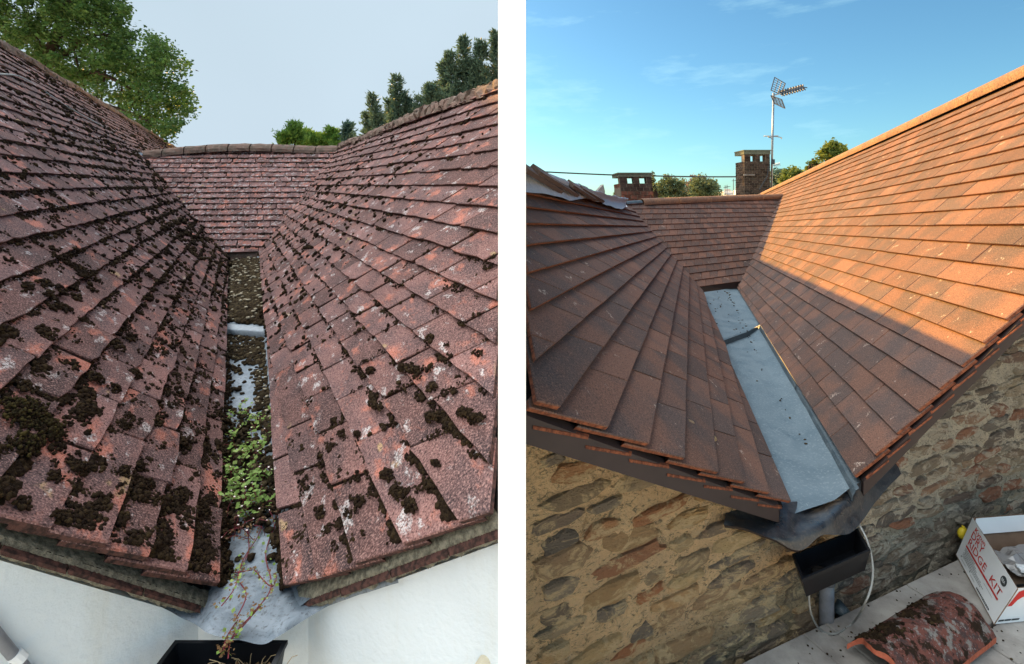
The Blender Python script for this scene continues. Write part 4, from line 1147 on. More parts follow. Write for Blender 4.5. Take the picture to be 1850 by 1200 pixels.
# printing on the side panel: u along B1->B2, w up
uu, ww = (B2 - B1), (T1 - B1); UL, WL = uu.length, ww.length; uh, wh_ = uu.normalized(), ww.normalized()
pn = uu.cross(ww).normalized(); pn = pn if pn.dot(B1) < 0 else -pn
def onp_(u, w, h=.002): return bil(u, w) + pn * h
def bar(name, u0, w0, u1, w1, mat):
    part(name, mesh(name, [onp_(u0, w0), onp_(u1, w0), onp_(u1, w1), onp_(u0, w1)], [(0, 1, 2, 3)], mat), box)
def text(name, body, u0, w0, hgt, mat, stretch=1.0, offs=0.0):
    cu = bpy.data.curves.new(name, 'FONT'); cu.body = body; cu.size = 1.0; cu.offset = offs; cu.resolution_u = 2
    ob = bpy.data.objects.new('lettering_source', cu); COL.objects.link(ob)
    me = bpy.data.meshes.new_from_object(ob.evaluated_get(bpy.context.evaluated_depsgraph_get()))
    bpy.data.objects.remove(ob)
    for v in me.vertices:
        x, y = v.co.x, v.co.y
        v.co = onp_(u0 + x * hgt * stretch, w0 + y * hgt)
    me.name = name; me.materials.clear(); me.materials.append(mat)
    part(name, me, box)
text('lettering', 'Kytun', .13, .845, .145, MT['red_print'], .74, .012)
text('lettering', 'DRY', .11, .665, .225, MT['red_print'], .66, .006)
text('lettering', 'RIDGE', .11, .475, .225, MT['red_print'], .70, .006)
text('lettering', 'KIT', .655, .475, .225, MT['red_print'], .70, .006)
bar('red_bar', .11, .39, .89, .435, MT['red_print'])
k = 0
for i, (u0, u1) in enumerate([(.12, .36), (.12, .42), (.14, .46), (.12, .58), (.12, .66), (.13, .60)]):
    w = .345 - i * .036; u = u0; rgb = random.Random(i)
    while u < u1:
        l = rgb.uniform(.012, .03); bar('small_print', u, w, u + l, w + .012, MT['dark_print']); u += l + .007
bar('small_print', .62, .31, .82, .318, MT['grey_print'])
for u in (.10, .345):
    bar('small_print', u, .115, u + .02, .150, MT['grey_print']); bar('small_print', u + .035, .09, u + .15, .100, MT['grey_print'])
u = .56; rgb = random.Random(3)
while u < .86: l = rgb.uniform(.012, .024); bar('small_print', u, .055, u + l, .095, MT['dark_print']); u += l + .006
part('oval_badge', mesh('oval_badge', [onp_(.83 + .052 * math.cos(a), .80 + .10 * math.sin(a), .0014) for a in [2 * math.pi * i / 20 for i in range(20)]], [tuple(range(20))], MT['dark_print']), box)
text('lettering', 'BBA', .793, .765, .095, MT['card_white'], .38)
# red mark and dark rules on the front panel
def onf(u, w, h=.0016):
    n = ex.cross(T2 - B2).normalized(); n = n if n.y < 0 else -n
    return B2 + ex * u + (T2 - B2) * w + n * h
part('red_mark', mesh('red_mark', [onf(*q) for q in ((.015, .50), (.035, .90), (.10, .97), (.16, .97), (.16, .72), (.11, .74), (.075, .66), (.055, .50))], [tuple(range(8))], MT['red_print']), box)
for u0, u1 in ((.02, .075), (.08, .14), (.146, .22)): part('small_print', mesh('small_print', [onf(u0, .07), onf(u1, .07), onf(u1, .12), onf(u0, .12)], [(0, 1, 2, 3)], MT['dark_print']), box)
# what is inside
mb = MB(); c = B2 + V((.18, .08, .05)); mb.tube([c + V((-.05, 0, 0)), c + V((.34, .05, 0))], .045, 18)
solo('membrane_roll', mb.mesh('membrane_roll', MT['black_plastic'], True), 'black roll lying inside the open white cardboard box', 'roll')
rows = []
for i in range(15):
    row = []
    for j in range(15):
        q = B1 + V((.10 + .30 * i / 14, -.02 - .22 * j / 14, .055)); q.z += .05 * mnoise.noise(q * 13) + .03 * mnoise.noise(q * 31); row.append(q)
    rows.append(row)
pl_m = M('clear crumpled film', .15, .8); pl_m.col((.42, .42, .42)); pl_m.b.inputs['Transmission Weight'].default_value = .35
mb = MB(); mb.grid(rows); solo('plastic_bag', mb.mesh('plastic_bag', pl_m.mat, False), 'crumpled clear plastic bag inside the open white cardboard box', 'bag')
mb = MB(); c = B1 + V((.12, -.22, .07)); mb.box(c, (.20, -.10, .0), (.012, .03, 0), (0, 0, .012)); mb.box(c + V((.0, .02, .01)), (.16, -.06, .02), (.004, .012, 0), (0, 0, .01))
solo('bracket', mb.mesh('bracket', MT['card_white']), 'thin white plastic strip lying across the inside of the open box', 'strip')

# broken mossy ridge tile
rt = thing('ridge_tile_fragment', sp(1640, 1150), 'broken half round clay ridge tile with moss and lichen lying on the paving', 'tile')
q0, q1 = sp(1530, 1163, ZS + .05), sp(1668, 1078, ZS + .05); ax = (q1 - q0); ax.z = 0; axl = ax.length; ax.normalize(); ac = V((ax.y, -ax.x, 0)); ac = ac if ac.y < 0 else -ac
rows_o, rows_i = [], []; rg = random.Random(12); wid = .25
na_, nb_ = 26, 22
for i in range(na_ + 1):
    a = axl * i / na_; ro, ri = [], []
    for j in range(nb_ + 1):
        b = wid * j / nb_; end0 = .018 * math.sin(b * 40) - .02 * (j / nb_) + .01 * mnoise.noise(V((b * 30, 0, 5))); end1 = .03 * math.sin(b * 9) + .010 * mnoise.noise(V((b * 40, 0, 9)))
        aa = end0 + (axl + end1 - end0) * (i / na_)
        z = .012 + .125 * math.sin(math.pi * (.06 + .88 * j / nb_)) ** .75
        w = q0 + ax * aa + ac * b; w = V((w.x, w.y, ZS + z)); d = mnoise.noise(w * 22) * .006 + mnoise.noise(w * 60) * .003
        ro.append(w + V((0, 0, d))); ri.append(w + V((0, 0, -.022)))
    rows_o.append(ro); rows_i.append(ri)
frag = M('old mossy ridge clay', .95, .1)
k_ = frag.mix(frag.ramp(frag.noise(26, 6, .75), .46, .60), (.20, .078, .062), (.085, .058, .056))
k_ = frag.mix(frag.ramp(frag.noise(16, 5, .7, off=4.0), .53, .60, 0, .85), k_, (.27, .27, .25))
k_ = frag.mix(frag.ramp(frag.noise(90, 3, .7), .60, .70, 0, .7), k_, (.50, .46, .45))
k_ = frag.mix(frag.ramp(frag.noise(13, 6, .7, off=11.0), .51, .57, 0, .95), k_, (.028, .019, .012))
frag.col(k_); frag.bump(frag.math('ADD', frag.noise(45, 5, .7), frag.noise(160, 4, .7)), 1.0, .014)
mb = MB(); mb.grid(rows_o, 0); mb.grid([r_[::-1] for r_ in rows_i], 0)
for a, b in ((rows_o[0], rows_i[0]), (rows_i[-1], rows_o[-1])): mb.grid([a, b], 1)
mb.grid([[r_[0] for r_ in rows_i], [r_[0] for r_ in rows_o]], 1); mb.grid([[r_[-1] for r_ in rows_o], [r_[-1] for r_ in rows_i]], 1)
part('shell', mb.mesh('shell', [frag.mat, plain('fresh broken clay', (.42, .12, .07), .9, .1, nscale=60)], False), rt)
pts, rad = [], []
for x, y, r, n in [(1640, 1112, .030, 110), (1606, 1140, .045, 200), (1575, 1150, .035, 140), (1660, 1090, .03, 80), (1690, 1125, .016, 30), (1682, 1130, .014, 25), (1560, 1140, .02, 60), (1735, 1190, .02, 40)]:
    c = sp(x, y, ZS + .12)
    for _ in range(n):
        p = c + V((rng.normal(0, r * .5), rng.normal(0, r * .5), 0)); b = max(0, min(wid, (p - q0).dot(ac))); p.z = ZS + .012 + .125 * math.sin(math.pi * (.06 + .88 * b / wid)) ** .75 + rng.uniform(-.002, .006)
        pts.append(p); rad.append(rng.uniform(.0035, .008))
blobs('moss', pts, rad, MT['moss'], rt, 0, .9)

# ------------------------------------------------------------------ membrane and battens on the shaded new roof
mem = thing('roofing_membrane', at(fC, 5, 3.4), 'grey roofing membrane draped loose over the ridge of the shaded new roof', 'membrane')
low = [(940, 344), (975, 349), (997, 353), (1037, 361), (1063, 359), (1090, 368), (1122, 378), (1131, 372)]
mid_ = [(940, 322), (975, 333), (1000, 340), (1037, 347), (1063, 349), (1092, 359), (1116, 366), (1131, 366)]
hig = [(940, 302), (975, 315), (1003, 324), (1030, 334), (1060, 346), (1092, 354), (1116, 358), (1131, 360)]
dep = [3.30, 3.8, 4.2, 5.1, 6.0, 7.3, 9.0, 9.7]
rows = [[onplane(x, y, fC[0] + fC[3] * .085, fC[3]) for x, y in low]]
rows.append([r_ + (V((0, 0, 1)) * 0) for r_ in [onplane(x, y, fC[0] + fC[3] * .11, fC[3]) for x, y in mid_]])
rows.append([P(x, y, rows[0][i].y * 1.04 + .12) for i, (x, y) in enumerate(hig)])
rows.append([c + V((-.5, .35, -.35)) for c in rows[-1]])
g_ = smooth_net(rows, 6, 5)
for r_ in g_:
    for c in r_: c += fC[3] * (mnoise.noise(c * 3.3) * .02)
mb = MB(); mb.grid(g_); part('sheet', mb.mesh('sheet', MT['membrane'], True), mem)
for i, (a, b, lb) in enumerate([((942, 305), (1008, 345), 'weathered timber batten at the near end of the grey membrane'), ((964, 309), (1038, 352), 'long weathered timber batten lying second along the grey membrane'),
                          ((1028, 334), (1070, 360), 'weathered timber batten on the middle of the grey membrane'), ((1046, 340), (1086, 363), 'weathered timber batten at the far end of the grey membrane')]):
    q = onplane(*b, fC[0] + fC[3] * .075, fC[3]); ya = np.interp(a[0], [h_[0] for h_ in hig], [r_.y * 1.04 + .12 for r_ in rows[0]]); p = P(*a, ya * .93); q = q * .965
    mb = MB(); d = (q - p); wv = d.cross(fC[3]).normalized() * .034
    mb.box(p - wv, d, wv * 2, fC[3] * .028); solo('timber_batten', mb.mesh('timber_batten', MT['timber']), lb, 'batten', 'timber battens on the membrane')
mb = MB(); c = [onplane(x, y, fG[0] + fG[3] * .04, fG[3]) for x, y in ((1128, 370), (1133, 377), (1136, 384), (1138, 393))]
wv = V((.035, .01, 0)); mb.grid([[p - wv for p in c], [p + V((0, -.012, .01)) for p in c], [p + wv for p in c]]); solo('lead_strip', mb.mesh('lead_strip', plain('bright bent lead', (.62, .68, .74), .4, .5), True), 'bright bent lead strip hanging at the top of the valley by the membrane', 'strip')
mb = MB(); a, b, c, d = P(1072, 354, 13), P(1090, 333, 13), P(1093, 345, 13), P(1093, 362, 13)
w = V((0, .4, 0)); lo = V((0, 0, -.5)); v = [a + lo, a, b, c, d + lo]; mb.add(v + [q + w for q in v], [(0, 4, 3, 2, 1), (5, 6, 7, 8, 9), (0, 1, 6, 5), (1, 2, 7, 6), (2, 3, 8, 7), (3, 4, 9, 8)])
solo('coping_stone', mb.mesh('coping_stone', MT['slab']), 'pointed pale coping stone standing behind the grey membrane', 'stone')

# ------------------------------------------------------------------ chimneys
def chimney(name, label, x0, x1, Y, ztop, zbot, dep, rowsN, perrow, mat, mj, taper, shelf=None, hz_=(.10, .42), pd=.25, mat2=None):
    a = P(x0, YH, Y); b = P(x1, YH, Y); ex_ = V((b.x - a.x, 0, 0)); W_ = ex_.length
    root = thing(name, V((a.x, Y, zbot)), label, 'chimney', 'brick chimneys beyond the cross roof')
    o = V((a.x, Y, 0)); xh = V((1, 0, 0)); yh_ = V((0, 1, 0))
    Ht = ztop - zbot
    zh1 = ztop - hz_[0] * W_; zh0 = ztop - hz_[1] * W_
    # core below the openings
    def shear(p):
        k = max(0, (ztop - p.z) / W_); return V((p.x + taper * W_ * min(k, .65), p.y, p.z))
    mb = MB(); m = .012 * W_
    mb.box(o + V((m, m, zbot)), xh * (W_ - 2 * m), yh_ * (dep - 2 * m), V((0, 0, zh0 - zbot)))
    for k0, k1 in ((0, .24), (.44, .62), (.84, 1)): mb.box(o + V((m + (W_ - 2 * m) * k0, m, zh0)), xh * (W_ - 2 * m) * (k1 - k0), yh_ * pd * W_, V((0, 0, zh1 - zh0)))
    mb.v = [shear(p) for p in mb.v]; part('core', mb.mesh('core', mj), root)
    mb = MB(); mb.box(o + V((-.01 * W_, -.02 * W_, zh1)), xh * W_ * 1.02, yh_ * dep * 1.06, V((0, 0, ztop - zh1 - .02 * W_))); mb.box(o + V((-.03 * W_, -.04 * W_, ztop - .035 * W_)), xh * W_ * 1.06, yh_ * dep * 1.08, V((0, 0, .035 * W_)))
    mb.v = [shear(p) for p in mb.v]; part('cap', mb.mesh('cap', MT['cap_green']), root)
    hb = (zh0 - zbot) / rowsN; rg = random.Random(int(x0))
    def brick(x, y, z, l, h, face, mt=None):
        if face == 0: p, u, v_ = o + V((x, 0, z)), xh * l, yh_ * (m + .01)
        else: p, u, v_ = o + V((0, y, z)), xh * (m + .01), yh_ * l
        j = rg.uniform(0, .006) * W_; mb = MB()
        mb.box(p + (V((0, -j, 0)) if face == 0 else V((-j, 0, 0))), u, v_, V((0, 0, h))); mb.v = [shear(q) for q in mb.v]
        part('brick', mb.mesh('brick', mt or mat), root)
    g = .06 * W_ / perrow
    bl = W_ / perrow
    for r_ in range(rowsN):
        z = zbot + hb * r_; off = bl * .5 if r_ % 2 else 0
        for i in range(-1, perrow + 1):
            xa, xb = max(0, i * bl + off), min(W_, (i + 1) * bl + off)
            if xb - xa > bl * .2 and z > -1.0: brick(xa + g, 0, z + g * .6, xb - xa - 2 * g, hb - g * 1.2, 0, mat2 if r_ > rowsN - 3 else None)
        nb = max(1, round(dep / bl))
        for i in range(-1, nb + 1):
            ya, yb = max(m, i * bl + off), min(dep, (i + 1) * bl + off)
            if yb - ya > bl * .2 and z > -1.0: brick(0, ya + g, z + g * .6, yb - ya - 2 * g, hb - g * 1.2, 1)
    # piers between the openings get bricks too
    nr = max(2, round((zh1 - zh0) / hb))
    for r_ in range(nr):
        z = zh0 + (zh1 - zh0) * r_ / nr
        for k0, k1 in ((0, .24), (.44, .62), (.84, 1)): brick(W_ * k0 + g, 0, z + g * .6, W_ * (k1 - k0) - 2 * g, (zh1 - zh0) / nr - g * 1.2, 0, mat2)
    if shelf:
        mb = MB(); mb.box(o + V((-.02 * W_, -.04 * W_, shelf)), xh * W_ * .42, yh_ * .05 * W_, V((0, 0, .03 * W_))); part('ledge', mb.mesh('ledge', MT['slab']), root)
    return root
chimney('chimney', 'squat red brick chimney with two square openings beside the ridge tiles', 1117, 1176, 12.4, (YH - 312) / F * 12.4, -.7, .75, 13, 5, MT['brick'], MT['joint'], .14, hz_=(.13, .33), mat2=MT['brick_dark'])
ch2 = chimney('chimney', 'tall dark lichened brick chimney with two openings below the television aerial', 1344, 1391, 21.5, (YH - 271) / F * 21.5, -.8, .85, 26, 5, MT['brick_dark'], MT['joint'], .03, shelf=(YH - 317) / F * 21.5, hz_=(.17, .44))
# aerial
ant = thing('tv_aerial', P(1394, 345, 21.8), 'television aerial on a tall mast with grid reflector and loop beside the dark chimney', 'aerial')
YA = 21.8
mb = MB(); mb.tube([P(1393.5, 345, YA), P(1397.5, 168, YA)], .042, 8); part('mast', mb.mesh('mast', MT['metal'], True), ant)
def gridp(c4, nu, nv, mat):
    a, b, c, d = c4; mb = MB()
    for i in range(nu + 1): mb.tube([a.lerp(b, i / nu), d.lerp(c, i / nu)], .026 if i in (0, nu) else .016, 4)
    for j in range(nv + 1): mb.tube([a.lerp(d, j / nv), b.lerp(c, j / nv)], .026 if j in (0, nv) else .016, 4)
    part('reflector', mb.mesh('reflector', mat), ant)
gridp([P(1399.5, 140, 21.5), P(1418.5, 151, 22.3), P(1411, 171, 22.2), P(1393, 163, 21.5)], 3, 6, MT['metal_dark'])
gridp([P(1393, 173, 21.5), P(1412, 180, 22.2), P(1418, 196, 22.3), P(1399, 187, 21.5)], 3, 6, MT['metal_dark'])
bm0, bm1 = P(1396, 173, YA), P(1451, 158, 22.4); mb = MB(); mb.tube([bm0, bm1], .028, 6); part('boom', mb.mesh('boom', MT['metal']), ant)
for i in range(9):
    c = bm0.lerp(bm1, .30 + .70 * i / 8); mb = MB()
    for sx_ in (-1, 1): mb.tube([c + V((-.05 * sx_, -.10, -.15)), c, c + V((.05 * sx_, .10, .15))], .022, 4)
    mb.tube([c + V((.10, -.14, -.05)), c + V((-.10, .14, .08))], .022, 4)
    part('director', mb.mesh('director', MT['metal_dark']), ant)
mb = MB(); c = P(1396, 250, YA); mb.tube([c + V((math.cos(a) * .36, math.sin(a) * .30, .05 + .09 * math.sin(a * .5 + 1))) for a in [.5 + i * .27 for i in range(22)]], .022, 5, cap=True); mb.tube([c, c + V((-.20, 0, .06))], .025, 5)
part('loop_dipole', mb.mesh('loop_dipole', MT['metal']), ant)
mb = MB(); c = P(1395, 300, YA); mb.tube([c, c + V((.5, .3, .12))], .016, 4)
for i in range(5): w = c + V((.5, .3, .12)) * (.3 + .17 * i); mb.tube([w + V((-.03, -.1, -.08)), w + V((.03, .1, .08))], .014, 4)
part('small_array', mb.mesh('small_array', MT['metal']), ant)
mb = MB(); mb.box(P(1395, 297, YA - .1), (.12, 0, 0), (0, .1, 0), (0, 0, .22)); part('junction_box', mb.mesh('junction_box', MT['metal_dark']), ant)
mb = MB(); pp = [P(x, y, Y) for x, y, Y in ((932, 307, 23.5), (972, 310, 24), (1030, 313, 24.5), (1100, 316, 25), (1180, 318, 25.5), (1260, 319.5, 26), (1340, 319.5, 26.5), (1392, 318.5, 27), (1440, 317, 27.5))]
mb.tube(crv(pp, 4), .036, 6); solo('overhead_wire', mb.mesh('overhead_wire', MT['wire']), 'dark sagging overhead wire passing behind both chimneys', 'wire')
mb = MB(); pp = [P(1388, 300, 21.4), P(1386, 318, 21.4), P(1378, 332, 21.3), P(1372, 343, 21.2)]; mb.tube(crv(pp, 4), .022, 5); part('feeder_cable', mb.mesh('feeder_cable', MT['wire']), ant)
# far house with its chimney pot
fh = thing('far_house', P(1325, 352, 60), 'small distant house with an orange chimney pot beyond the new ridge', 'house')
mb = MB(); a = P(1308, 352, 60); mb.box(a + V((0, 0, -3)), (2.9, 0, 0), (0, 3, 0), (0, 0, 3.4)); part('wall', mb.mesh('wall', MT['card_white']), fh)
mb = MB(); a, b = P(1312, 352, 59.5), P(1330, 352, 59.5); v = [a, b, b + V((-.1, 1.6, .75)), a + V((.45, 1.6, .75)), ]; mb.add(v + [q + V((0, 0, -.15)) for q in v], [(0, 1, 2, 3), (7, 6, 5, 4), (0, 4, 5, 1), (1, 5, 6, 2), (2, 6, 7, 3), (3, 7, 4, 0)]); part('roof', mb.mesh('roof', MT['slab']), fh)
mb = MB(); mb.box(P(1329, 352, 59), (.55, 0, 0), (0, .5, 0), (0, 0, .55)); part('stack', mb.mesh('stack', MT['card_white']), fh)
mb = MB(); c = P(1331.5, 344, 59.2); mb.tube([c, c + V((0, 0, .15)), c + V((0, 0, .45))], [.17, .14, .15], 8); part('chimney_pot', mb.mesh('chimney_pot', plain('orange chimney pot', (.50, .16, .09), .8)), fh)
mb = MB()
for x, y0_, y1_ in ((1310, 352, 335), (1313.5, 352, 334), (1325, 350, 323)): mb.tube([P(x, y0_, 59), P(x, y1_, 59)], .035, 4); mb.tube([P(x - 3, y1_ + 4, 59), P(x + 6, y1_ + 3, 59)], .03, 4)
part('aerials', mb.mesh('aerials', MT['metal_dark']), fh)
# ------------------------------------------------------------------ trees
def in_poly(x, y, p):
    c = False; j = len(p) - 1
    for i in range(len(p)):
        if (p[i][1] > y) != (p[j][1] > y) and x < (p[j][0] - p[i][0]) * (y - p[i][1]) / (p[j][1] - p[i][1]) + p[i][0]: c = not c
        j = i
    return c
def tree(name, label, poly, Y, depth, nclump, per, cr_, leaf, mat, trunk=(), seed=1, group=None, hole=.0, hs=.02, up=.3, foot=None):
    """broadleaf: limbs plus a crown of leaf clumps filling a lobed volume"""
    rg = random.Random(seed)
    xs = [p[0] for p in poly]; ys = [p[1] for p in poly]
    cx_, cy_ = sum(xs) / len(xs), max(ys)
    base = P(cx_, cy_, Y) if foot is None else foot
    root = thing(name, V((base.x, Y, -H)), label, 'tree', group)
    pts, sz = [], []; cl = []
    tries = 0
    while len(cl) < nclump and tries < nclump * 40:
        tries += 1
        x, y = rg.uniform(min(xs), max(xs)), rg.uniform(min(ys), max(ys))
        if not in_poly(x, y, poly): continue
        if hole and mnoise.noise(V((x * hs, y * hs, seed))) < -1 + hole * 1.0 + rg.uniform(-.1, .1): continue
        c = P(x, y, Y); c.y += rg.uniform(-depth, depth); k = c.y / Y; c.x *= k; c.z *= k
        cl.append(c)
    for c in cl:
        r = cr_ * rg.uniform(.5, 1.25)
        for _ in range(int(per * rg.uniform(.6, 1.3))):
            d = V((rg.gauss(0, 1), rg.gauss(0, 1), rg.gauss(0, .8))); d = d.normalized() * (r * rg.random() ** .45)
            pts.append(c + d); sz.append(leaf * rg.uniform(.6, 1.3))
    part('crown', leaf_quads('crown', pts, sz, mat, root, up, seed), root)
    mb = MB()
    for pth, r0, r1 in trunk:
        q = crv([P(*a) for a in pth], 4); n = len(q); mb.tube(q, [r0 + (r1 - r0) * i / (n - 1) for i in range(n)], 7)
    if not trunk:
        mb.tube([V((base.x, Y, -H)), V((base.x + .1, Y, base.z)), V((base.x, Y, base.z + .5))], [.14, .10, .04], 7)
    # a few twigs into the crown
    for c in cl[::max(1, len(cl) // 14)]:
        s_ = V((base.x + (c.x - base.x) * .25, Y, base.z + (c.z - base.z) * .2)); mb.tube(crv([s_, s_.lerp(c, .5) + V((0, 0, .15)), c], 3), [.05, .045, .04, .035, .03, .02, .015][:len(crv([s_, s_, c], 3))], 5, cap=False)
    part('trunk', mb.mesh('trunk', MT['bark'], True), root)
    return root
YT = 22
tree('broadleaf_tree', 'big dense green broadleaf tree towering behind the mossy ridge', [(-420, -260), (120, -330), (205, -150), (215, -30), (226, 20), (242, 55), (262, 78), (283, 75), (290, 62), (300, 82), (322, 105), (336, 135), (340, 165), (338, 200), (326, 222), (312, 236), (318, 252), (270, 236), (225, 208), (160, 172), (60, 110), (-60, 40), (-420, -40)],
     YT, 3.0, 1750, 80, .50, .078, MT['leaf_big'], [([(60, 420, YT), (75, 160, YT), (110, 40, YT), (150, -150, YT)], .34, .14), ([(75, 180, YT), (160, 130, YT - .5), (235, 160, YT - 1)], .17, .05), ([(90, 120, YT), (180, 60, YT), (250, 110, YT)], .13, .04), ([(190, 190, YT), (255, 212, YT - 1.5), (275, 228, YT - 1.5)], .10, .05), ([(70, 150, YT), (0, 40, YT), (-60, -80, YT)], .15, .05)], 31, hole=.66, hs=.03)
def cypress(label, spires, Y, mat, seed, dens=1.0, name='cypress_tree', group='cypress trees behind the mossy roofs', fr=.42):
    """spires: (tip x, tip y, base x, base y, half width px) with feathery upswept sprays"""
    rg = random.Random(seed); v, f = [], []; tr = MB()
    bx = sum(s[2] for s in spires) / len(spires)
    root = thing(name, V(((bx - CX) / F * Y, Y, -H)), label, 'tree', group)
    for tx, ty, b_x, b_y, hw in spires:
        sc_ = Y / 15; Ys = Y + rg.uniform(-.6, .6) * sc_; a, b = P(b_x, b_y, Ys), P(tx, ty, Ys); W_ = hw / F * Ys; n = int(dens * (b_y - ty) * hw / 34)
        tr.tube([V((a.x, Ys, -H)), a, a.lerp(b, .5) + V((.02, 0, 0)), b], [.10 * sc_, .07 * sc_, .04 * sc_, .008], 6)
        nb_ = int(dens * (b_y - ty) * .22) + 8
        for _ in range(nb_):
            t = rg.random() ** .8; c = a.lerp(b, t); w = W_ * ((1 - t) ** .75) + .10 * sc_
            ang = rg.uniform(0, 6.28); l = w * rg.uniform(.45, 1.25) * (1.3 if rg.random() < .15 else 1)
            d = V((math.cos(ang), math.sin(ang), rg.uniform(.35, 1.0))).normalized(); q = c.copy(); m = max(4, int(l / (.085 * sc_)))
            for i in range(m):
                d = (d + V((rg.gauss(0, .10), rg.gauss(0, .10), .09))).normalized(); q = q + d * (l / m)
                r_ = (.16 if i < m - 2 else .09) * sc_ * (1 - .4 * i / m)
                for _k in range(9):
                    e_ = (d * .9 + V((rg.gauss(0, .7), rg.gauss(0, .7), rg.gauss(.15, .5)))).normalized(); o_ = q + V((rg.gauss(0, 1), rg.gauss(0, 1), rg.gauss(0, .8))) * (r_ * .35)
                    tip = o_ + e_ * r_ * rg.uniform(.6, 1.3); wd = e_.cross(V((rg.gauss(0, 1), rg.gauss(0, 1), rg.gauss(0, 1)))).normalized() * r_ * .16
                    k = len(v); v += [o_, o_.lerp(tip, .5) + wd, tip, o_.lerp(tip, .5) - wd]; f.append((k, k + 1, k + 2, k + 3))
    part('crown', mesh_np('crown', [tuple(q) for q in v], f, mat), root); part('trunk', tr.mesh('trunk', MT['bark']), root)
cypress('narrow dark cypress rising alone beside the lichened roof ridge', [(672, 176, 690, 262, 26), (661, 208, 680, 262, 22)], 37, MT['leaf_con'], 41, 2.4)
cypress('dark cypress with a tall plume second from the lime conifers', [(717, 140, 722, 250, 30), (735, 178, 740, 245, 26), (704, 185, 712, 250, 22)], 38, MT['leaf_con'], 42, 2.4)
cypress('bushy dark cypress filling the gap between the two plumed cypresses', [(778, 158, 782, 228, 34), (760, 180, 768, 236, 26), (795, 150, 800, 225, 24)], 37, MT['leaf_con'], 43, 2.6)
cypress('largest dark cypress with ragged tips rising highest above the lichened ridge', [(838, 72, 835, 210, 42), (812, 100, 818, 215, 36), (868, 78, 868, 205, 38), (895, 62, 897, 200, 34), (850, 120, 855, 210, 50), (800, 118, 812, 222, 20)], 36, MT['leaf_con'], 44, 2.6)
cypress('low dark cypress hedge growing along the lichened ridge below the plumed cypresses', [(760, 196, 745, 262, 60), (700, 222, 695, 270, 40), (800, 178, 790, 240, 60), (830, 160, 830, 225, 60), (875, 130, 872, 215, 60), (668, 235, 662, 275, 26)], 40, MT['leaf_con'], 48, 1.6)
cypress('bright lime green conifer bush peeping over the old cross roof', [(531, 226, 534, 275, 26), (515, 244, 516, 275, 20), (553, 238, 552, 275, 24), (570, 246, 570, 275, 22)], 17, MT['leaf_lime'], 45, 4.0, 'conifer_bush', 'lime conifers behind the cross roof')
cypress('small lime green conifer beside the end of the old cross roof', [(600, 236, 598, 275, 24), (586, 250, 588, 275, 16), (612, 250, 612, 275, 14)], 17, MT['leaf_lime'], 46, 4.0, 'conifer_bush', 'lime conifers behind the cross roof')
cypress('tiny grey green conifer tip between lime bush and dark cypress', [(629, 228, 629, 268, 11)], 17, MT['leaf_con'], 47, 4.0, 'conifer_bush')
# beyond the new roofs
g = 'distant trees beyond the new ridge'
tree('distant_tree', 'pale green distant tree next to the squat brick chimney', [(1176, 362), (1180, 346), (1190, 330), (1204, 320), (1218, 322), (1232, 330), (1240, 344), (1244, 362)], 42, 1.5, 150, 44, .42, .10, MT['leaf_far'], seed=51, group=g)
tree('distant_tree', 'sparse purple leaved distant tree between two green trees', [(1232, 362), (1236, 334), (1244, 322), (1252, 316), (1260, 326), (1262, 362)], 45, 1.0, 60, 40, .42, .10, MT['leaf_plum'], seed=52, group=g)
tree('distant_tree', 'round dense green distant tree in the middle of the gap', [(1246, 362), (1250, 336), (1260, 322), (1272, 321), (1286, 328), (1296, 336), (1304, 350), (1306, 362)], 40, 1.5, 130, 44, .42, .10, MT['leaf_far'], seed=53, group=g)
tree('distant_tree', 'thin twiggy sapling close behind the squat brick chimney', [(1174, 350), (1175, 314), (1180, 312), (1184, 326), (1186, 350)], 20, .4, 26, 14, .14, .05, MT['leaf_far'], seed=54, group=g)
tree('distant_tree', 'small distant bush seen over the grey membrane end', [(1108, 362), (1112, 350), (1122, 344), (1130, 350), (1132, 362)], 40, 1, 40, 40, .3, .09, MT['leaf_far'], seed=55, group=g)
tree('garden_tree', 'dark green shrub close beside the tall dark chimney', [(1393, 345), (1394, 312), (1402, 306), (1412, 310), (1420, 322), (1418, 345)], 27, .6, 60, 40, .24, .06, MT['leaf_con'], seed=56, group='garden trees behind the sunlit ridge')
tree('garden_tree', 'yellow green tree low over the sunlit ridge near the aerial', [(1412, 342), (1414, 312), (1424, 304), (1436, 302), (1448, 308), (1456, 318), (1452, 332)], 25, .8, 70, 44, .26, .07, MT['leaf_yellow'], seed=57, group='garden trees behind the sunlit ridge')
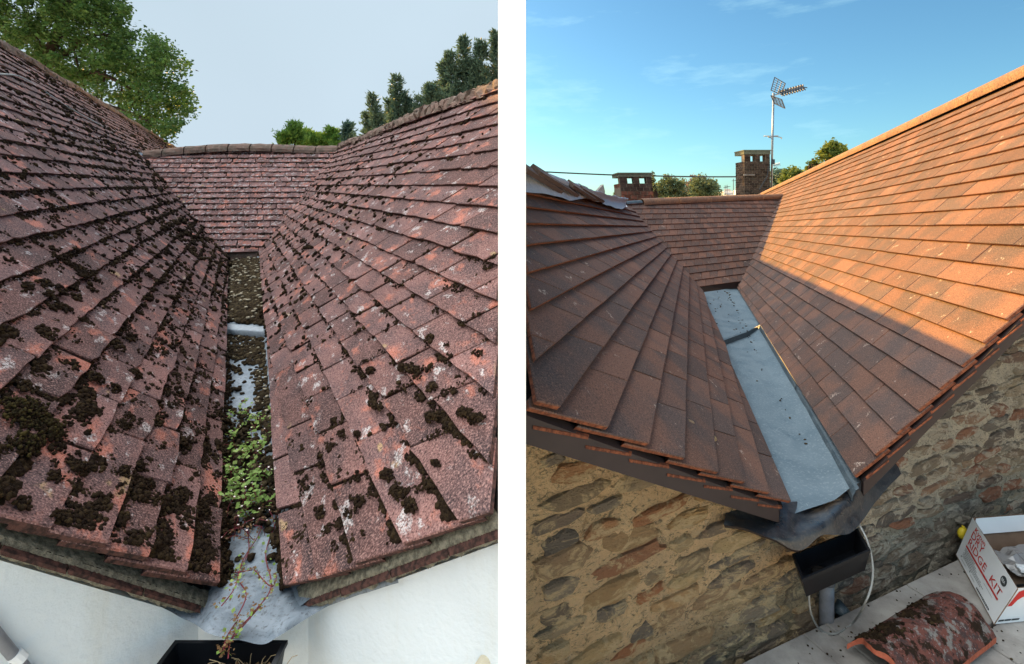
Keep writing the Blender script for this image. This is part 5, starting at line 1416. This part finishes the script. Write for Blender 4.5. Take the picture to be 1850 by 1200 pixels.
tree('garden_tree', 'sunlit leafy branch top rising highest above the orange ridge', [(1474, 300), (1480, 276), (1492, 264), (1504, 256), (1512, 262), (1526, 264), (1528, 274), (1500, 294)], 19, .6, 85, 26, .17, .07, MT['leaf_yellow'], seed=58, group='garden trees behind the sunlit ridge', hole=.6, hs=.06)
tree('garden_tree', 'few sunlit leaves touching the orange ridge below the branch top', [(1456, 310), (1462, 294), (1472, 292), (1480, 298), (1470, 308)], 19, .4, 24, 18, .14, .06, MT['leaf_yellow'], seed=59, group='garden trees behind the sunlit ridge')
# unseen translucent slab, added overhead to keep the sun off the mossy roofs
zc = 18.0
def cast(x, y, z): k = (zc - z) / S.z; return V((x + S.x * k, y + S.y * k, zc))
ny, nx = 26, 18; lowr, upr = [], []
for i in range(ny + 1):
    y = -.5 + 19 * i / ny; c = cast(0, y, top(max(1, y)) - .37); row, ro2 = [], []
    for j in range(nx + 1):
        k = j / nx; p = c + V((-23 * k, 0, 0)); ed_ = 0 if j == 0 else min(1, 6 * k, 6 * (1 - k) + .05, 8 * i / ny + .02, 8 * (1 - i / ny) + .02)
        n_ = mnoise.noise(p * .16)
        row.append(p + V((0, 0, -.3 * n_ * ed_ * (k > .1)))); ro2.append(p + V((0, 0, .10 + 1.1 * ed_ * (.8 + .5 * n_))))
    lowr.append(row); upr.append(ro2)
mb = MB(); mb.grid([r_[::-1] for r_ in lowr]); mb.grid(upr)
mb.grid([[r_[0] for r_ in upr], [r_[0] for r_ in lowr]]); mb.grid([[r_[-1] for r_ in lowr], [r_[-1] for r_ in upr]]); mb.grid([lowr[0], upr[0]]); mb.grid([upr[-1], lowr[-1]])
cm = M('sun blocker white', 1.0, 0.0); cm.col((.9, .9, .9))
tr = cm.node('ShaderNodeBsdfTranslucent'); tr.inputs[0].default_value = (.9, .92, .95, 1); mx = cm.node('ShaderNodeMixShader'); mx.inputs[0].default_value = .5
cm.l.new(cm.b.outputs[0], mx.inputs[1]); cm.l.new(tr.outputs[0], mx.inputs[2]); cm.l.new(mx.outputs[0], cm.n['Material Output'].inputs[0])
solo('sun_blocker', mb.mesh('sun_blocker', cm.mat, True), kind='stuff')
